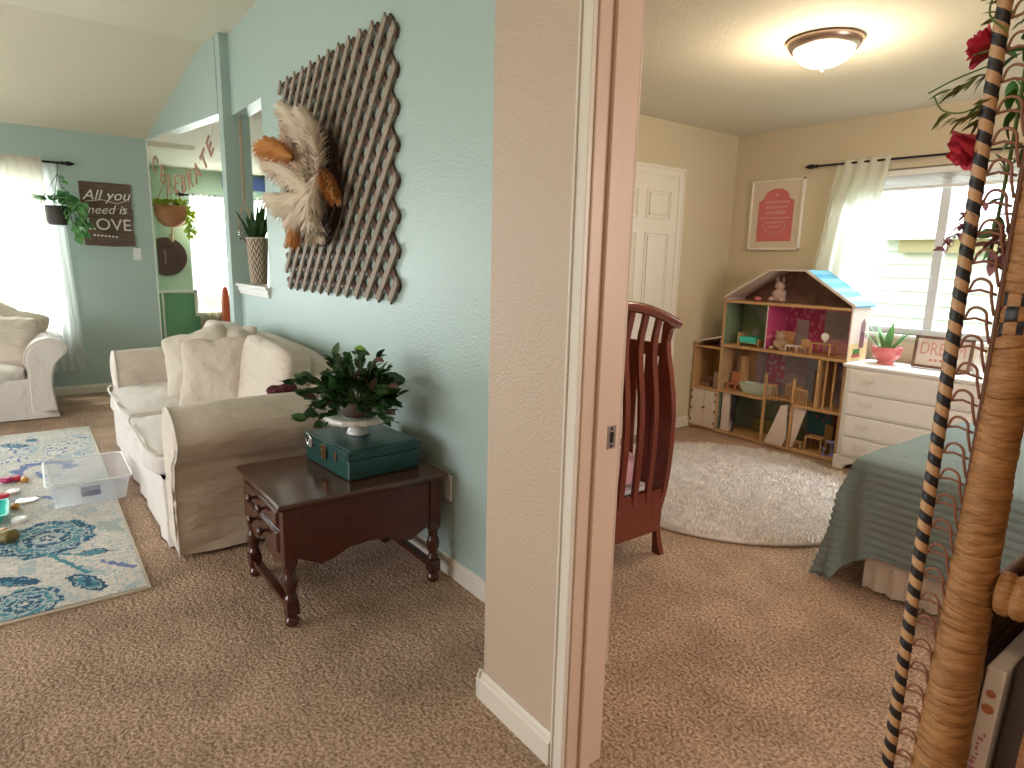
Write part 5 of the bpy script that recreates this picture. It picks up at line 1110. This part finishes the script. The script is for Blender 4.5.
# quilt: top, near side drop, foot drop as one draped sheet; param (s,t) s along x, t along y
def qp(s, t_):
    # s: distance from far +x end toward the foot; beyond the edge it falls. t_: distance toward the near side
    Lx, Ly = bx1-bx0, by1-by0
    ox = max(0, s-Lx); oy = max(0, t_-Ly); x = bx1-min(s, Lx); y = by1-min(t_, Ly); z = BT
    rx = .045
    def fall(o):                       # rounded edge then hang
        if o < rx*PI/2: w = o/rx; return rx*math.sin(w), rx*(1-math.cos(w))
        return rx, rx+(o-rx*PI/2)
    hx, vx = fall(ox); hy, vy = fall(oy)
    if ox > 0 and oy > 0:
        tot = max(vx, vy)+.12*min(vx, vy); z -= tot; fl_ = min(vx, vy)*.10
        x -= hx+fl_+.14*vx; y -= hy+fl_*.3
    else:
        z -= vx+vy; x -= hx+.20*max(0, vx-.03) if ox > 0 else 0; y -= hy+.05*vy if oy > 0 else 0
    rip = .0026*math.cos((s if oy <= 0 or True else s)*0+(z if (ox > 0 or oy > 0) else y)*2*PI/.034)
    n_ = .022*noise.noise(Vector((s*3, t_*3, 1)))*min(1, (vx+vy)*3)+.004*noise.noise(Vector((s*6, t_*6, 1)))
    return Vector((x-(.4*rip if ox > 0 else 0)-n_, y-(rip+n_ if oy > 0 else 0), max(.016+.008*noise.noise(Vector((s*9, t_*9, 0))), z+(rip if not (ox > 0 or oy > 0) else 0)+.008*noise.noise(Vector((s*4, t_*4, 5))))))
smax = (bx1-bx0)+.57
def hem(t_): return 0
def qf(a, b):
    s = smax*a; tm = (by1-by0)+.45+(.14 if s > smax-.62 else 0)*min(1, (s-(smax-.62))/.2 if s > smax-.62 else 0)
    return qp(s, tm*b)
g.grid(qf, 190, 190); o = g.build('quilt', 'quilt', bd); sm_ = o.modifiers.new('thick', 'SOLIDIFY'); sm_.thickness = .008; sm_.offset = 1
g = G(); g.grid(lambda a, b: Vector((bx0+.02+1.95*a, 2.815+.010*math.sin(a*170)*(1-b*.6)+.004*math.sin(a*61), .004+.004*abs(math.sin(a*240))+.25*b)), 260, 8); g.build('lace_skirt', 'lace', bd)

# ================================================================ WICKER SHELF close to the camera
ws = thing('wicker_shelf', (.1, .85, .0), 'tall tan wicker shelf with black striped trim at right foreground', 'shelf')
WZ0, WZ1 = .02, 1.78
def stripe(g, P0, P1, rad, pitch, n=24):            # pole wrapped in pale cane with a black spiral
    P0 = Vector(P0); P1 = Vector(P1); L = (P1-P0).length; K = 12; nz_ = int(L/pitch*K)-K; vs = []; fs = []; mis = []
    for j in range(nz_+1):
        for i in range(n):
            w = -2*PI*i/n; z = (j/K+i/n)*pitch; rr_ = rad*(1+.04*math.sin(j*2*PI/6)); vs.append(P0+Vector((rr_*math.cos(w), rr_*math.sin(w), z)))
    for j in range(nz_-K):
        for i in range(n):
            a_ = j*n+i; b_ = j*n+i+1 if i < n-1 else (j+K)*n; c_ = b_+n; fs.append((a_, b_, c_, a_+n)); mis.append(1 if j % K < 6 else 0)
    g.add(vs, fs, True, mis)
g = G(); stripe(g, (-.2295, .70, WZ0), (-.2295, .70, WZ1), .0060, .0200); g.build('striped_pole', ['wickl', 'black'], ws)
# wrapped post, flaring towards the floor
g = G(); prof = []; z = WZ0
rw = random.Random(31)
def prad(z): return .0155+max(0, (1.30-z))*.017
while z < WZ1:
    h = rw.uniform(.006, .015); e = prad(z)*rw.uniform(.985, 1.03); prof += [(e*.965, z), (e, z+h*.15), (e, z+h*.88), (e*.965, z+h)]; z += h
def pcx(z): return -.184-.008*(1.3-z)
n = 18; vs = []
for (e, z) in prof:
    for i in range(n):
        w = 2*PI*i/n; vs.append(Vector((pcx(z)+e*math.cos(w), .712+e*1.1*math.sin(w), z+.004*math.sin(w*1+z*40))))
fs = []; mis = []
for j in range(len(prof)-1):
    for i in range(n):
        fs.append((j*n+i, j*n+(i+1) % n, (j+1)*n+(i+1) % n, (j+1)*n+i)); zz_ = prof[j][1]
        chk = 1.312 < zz_ < 1.350; mis.append(1 if chk and ((int((zz_-1.312)/.0128)+int(i/1.5)) % 2) else 0)
g.add(vs, fs, True, mis); g.build('wrapped_post', ['wick', 'black'], ws)
g = G(); g.tube([(-.2045, .706, WZ0), (-.2005, .706, 1.1), (-.1965, .706, WZ1)], .0030, 6); g.build('edge_cane', 'wickd', ws)
# loops
for k in range(42):
    z = .60+k*.026; g = G(); rt = -.2035+.004*(z-1.0)
    g.tube(catmull([(-.223, .701, z), (-.219, .699, z+.009), (-.2125, .698, z+.011), (rt-.004, .699, z+.006), (rt-.003, .702, z-.006), (rt, .706, z-.022)]), .0013, 6); g.tube([(-.224, .702, z-.001), (-.215, .703, z+.001), (rt, .705, z-.003)], .0013, 5); g.build('loop', 'cane', ws)
# shelves: woven top with wrapped front edge
def wshelf(zt):
    g = G(); g.box(-.15, .62, .725, 1.0, zt-.012, zt-.002); o = g.build('shelf_board', 'wick', ws)
    g = G()
    for k in range(34): y = .73+.27*k/34; g.tube([(-.15, y, zt), (.62, y, zt)], .0042, 5)
    for k in range(50): x = -.14+.76*k/50; g.tube([(x, .728, zt+.003*(-1)**k), (x+.006, 1.0, zt+.003*(-1)**k)], .0022, 4)
    g.build('weave', 'wick', o)
    g = G(); vs = []; pr = []; x = -.165
    while x < .63:
        h = rw.uniform(.008, .013); pr += [(.0185, x), (.0212, x+h*.3), (.0212, x+h*.75), (.0185, x+h)]; x += h
    for (e, x) in pr:
        for i in range(12): w = 2*PI*i/12; vs.append(Vector((x, .715+e*.8*math.cos(w), zt-.020+e*1.05*math.sin(w))))
    g.add(vs, [(j*12+i, j*12+(i+1) % 12, (j+1)*12+(i+1) % 12, (j+1)*12+i) for j in range(len(pr)-1) for i in range(12)], True); g.build('edge_roll', 'wick', o)
wshelf(1.092); wshelf(.72); wshelf(.33); wshelf(1.52)
# woven side panel and back
g = G()
for k in range(60): z = .12+k*.0155; g.tube([(-.192+.003*(-1)**k, .735, z), (-.192, .86, z+.002), (-.192+.003*(-1)**k, .995, z)], .0075, 5)
g.build('side_weave', 'wickd', ws)
g = G()
for y in (1.0,): 
    for k in range(14): x = -.16+k*.06; g.tube([(x, y, .05), (x, y, 1.75)], .006, 5)
    for k in range(90): z = .08+k*.0185; g.tube([(-.17, y-.004*(-1)**k, z), (.63, y-.004*(-1)**k, z)], .008, 4)
g.build('back_weave', 'wickd', ws)
g = G(); g.tube([(.63, .715, WZ0), (.63, .715, WZ1)], .025, 12); g.build('wrapped_post', 'wick', ws)
# cases and books standing on the shelf at z .722
def bookcase(name, x, w, y0, dpt, h, m, tilt, label, cat, spine=None):
    T = Matrix.Translation((x, y0, .7325)) @ Matrix.Rotation(R(tilt), 4, 'Y'); t = thing(name, (x, y0, .7325), label, cat, 'cases and books on the wicker shelf')
    g = G(); g.box(0, w, 0, dpt, 0, h, T=T); g.build('cover', m, t, bevel=.002)
    if spine: spine(t, T, w, h)
def dvdspine(t, T, w, h):
    g = G(); g.box(.0015, w-.0015, -.0006, .002, .006, h-.012, T=T); s_ = g.build('spine_label', 'dvd', t)
    g = G(); Tm = T @ frame((w/2, -.0012, h*.42), (0, 0, 1), (-1, 0, 0)); rk = random.Random(3)
    for k in range(26): a_ = -.075+k*.0058; b_ = rk.uniform(-.004, .001); q_ = (rk.uniform(.002, .0045), rk.uniform(.002, .0055)); g.add([Tm @ Vector(v) for v in ((a_, b_, .0003), (a_+q_[0], b_, .0003), (a_+q_[0], b_+q_[1], .0003), (a_, b_+q_[1], .0003))], [(0, 1, 2, 3)])
    g.build('title', mat('pink_purple_ink', (.50, .20, .32), .5), s_)
    g = G(); g.lathe([(0, 0), (.0055, 0)], T @ Vector((w/2, -.0012, h-.045)), 10, Matrix.Rotation(PI/2, 3, 'X')); g.lathe([(0, 0), (.0045, 0)], T @ Vector((w/2, -.0012, h-.028)), 8, Matrix.Rotation(PI/2, 3, 'X')); g.build('flower_print', 'terracotta', s_)
bookcase('video_case', -.1765, .0165, .735, .16, .252, 'bin2' if False else 'dvd', 2, 'white video case with pink and purple spine print, first on shelf', 'video', dvdspine)
bookcase('book', -.1570, .019, .75, .17, .262, 'spine', 2, 'dark brown spined book right of the white video case', 'book')
bookcase('book', -.1360, .022, .75, .17, .25, 'wick', 0, 'tan spined book at the right frame edge', 'book')
bookcase('book', -.1120, .03, .75, .17, .24, 'spine', 0, 'dark book beyond the tan one on the wicker shelf', 'book')

# garland of silk roses over the top corner of the shelf
gt = thing('rose_garland', (-.215, .70, 1.5), 'silk garland of crimson roses and leaves on the wicker shelf', 'garland')
def rose(c, d, s):
    g = G(); d = Vector(d).normalized(); Q = d.to_track_quat('Z', 'Y').to_matrix(); rr = random.Random(int(s*1e5))
    for k in range(13):
        layer = k/13; w = k*2.4; R0 = s*(.10+.38*layer); op = .15+.75*layer
        def pf(a, b, w=w, R0=R0, op=op, ly=layer):
            an = w+(a-.5)*1.9; rad = R0*(.35+.65*b)+op*s*.22*b*b; z = s*(.05+(.85-.35*ly)*b)-s*.10*(2*a-1)**2*b-.06*s*op*b*b
            return Vector(c)+Q @ Vector((rad*math.cos(an), rad*math.sin(an), z))
        g.grid(pf, 7, 6)
    g.build('rose', 'rose', gt)
rose((-.234, .718, 1.568), (-.8, -.45, .25), .031); rose((-.232, .718, 1.492), (-.7, -.45, -.55), .039); rose((-.205, .722, 1.63), (-.6, -.3, .5), .024)
g = G(); gs = G(); gd_ = G(); rr = random.Random(41)
def vine_(P, m=.0011): gs.tube(catmull(P), m, 5)
vine_([(-.225, .70, 1.552), (-.240, .693, 1.547), (-.258, .690, 1.541), (-.276, .688, 1.533)], .0008); vine_([(-.228, .70, 1.522), (-.245, .69, 1.512), (-.262, .688, 1.516), (-.271, .688, 1.530)], .0008); vine_([(-.21, .70, 1.63), (-.232, .69, 1.61), (-.236, .69, 1.59), (-.222, .695, 1.575)], .0009)
vine_([(-.228, .70, 1.565), (-.240, .70, 1.563), (-.248, .70, 1.562)], .0009); vine_([(-.212, .715, 1.70), (-.212, .716, 1.5), (-.216, .716, 1.38)], .0016)
for k in range(46):
    q = rr.random(); up = k % 2; p = Vector((-.225-.040*q, .697+rr.uniform(-.006, .004), (1.546-.014*q) if up else (1.530-.030*q*(1-q)*2-.008))); put_leaf(g, p, (-1, rr.uniform(-.3, .3), rr.uniform(-.9, .1)), rr.uniform(.008, .020), .0035, rr.uniform(-1, 1), bend=.4)
for k in range(40):
    p = Vector((-.214+rr.uniform(-.010, .014), .725+rr.uniform(-.003, .008), rr.uniform(1.40, 1.66))); put_leaf(gd_, p, (rr.uniform(-1, 1), .2, rr.uniform(-1, 1)), rr.uniform(.014, .024), .012, rr.uniform(-1, 1))
for k in range(14): put_leaf(g, (-.232+rr.uniform(-.004, .008), .706, 1.527-.002*k), (-.5-rr.random(), rr.uniform(-.3, .3), rr.uniform(-1.4, -.2)), rr.uniform(.010, .022), .005, rr.uniform(-1, 1))
for k in range(10):
    p = Vector((-.226+rr.uniform(-.006, .006), .700, rr.uniform(1.585, 1.62))); put_leaf(g, p, (-1, rr.uniform(-.3, .3), rr.uniform(-.2, .8)), rr.uniform(.010, .020), .005, rr.uniform(-1, 1))
gd_.build('dark_foliage', 'leafm', gt)
g.build('leaves', 'olive_leaf', gt); gs.build('vine', 'stem', gt)
g = G()
for k in range(13):
    q = k/12; p = Vector((-.223-.022*q, .697, 1.435-.045*q)); 
    for j in range(3): put_leaf(g, p+Vector((rr.uniform(-.003, .003), 0, rr.uniform(-.003, .003))), (rr.uniform(-1, .3), rr.uniform(-.4, .4), rr.uniform(-.6, .8)), .0085, .0055, rr.uniform(-1, 1))
for k in range(26): put_leaf(g, (-.208+rr.uniform(-.010, .012), .712, rr.uniform(1.37, 1.42)), (rr.uniform(-1, 1), -.3, rr.uniform(-1, 1)), .016, .010, rr.uniform(-1, 1))
g.build('blossom_sprig', 'mauve', gt)
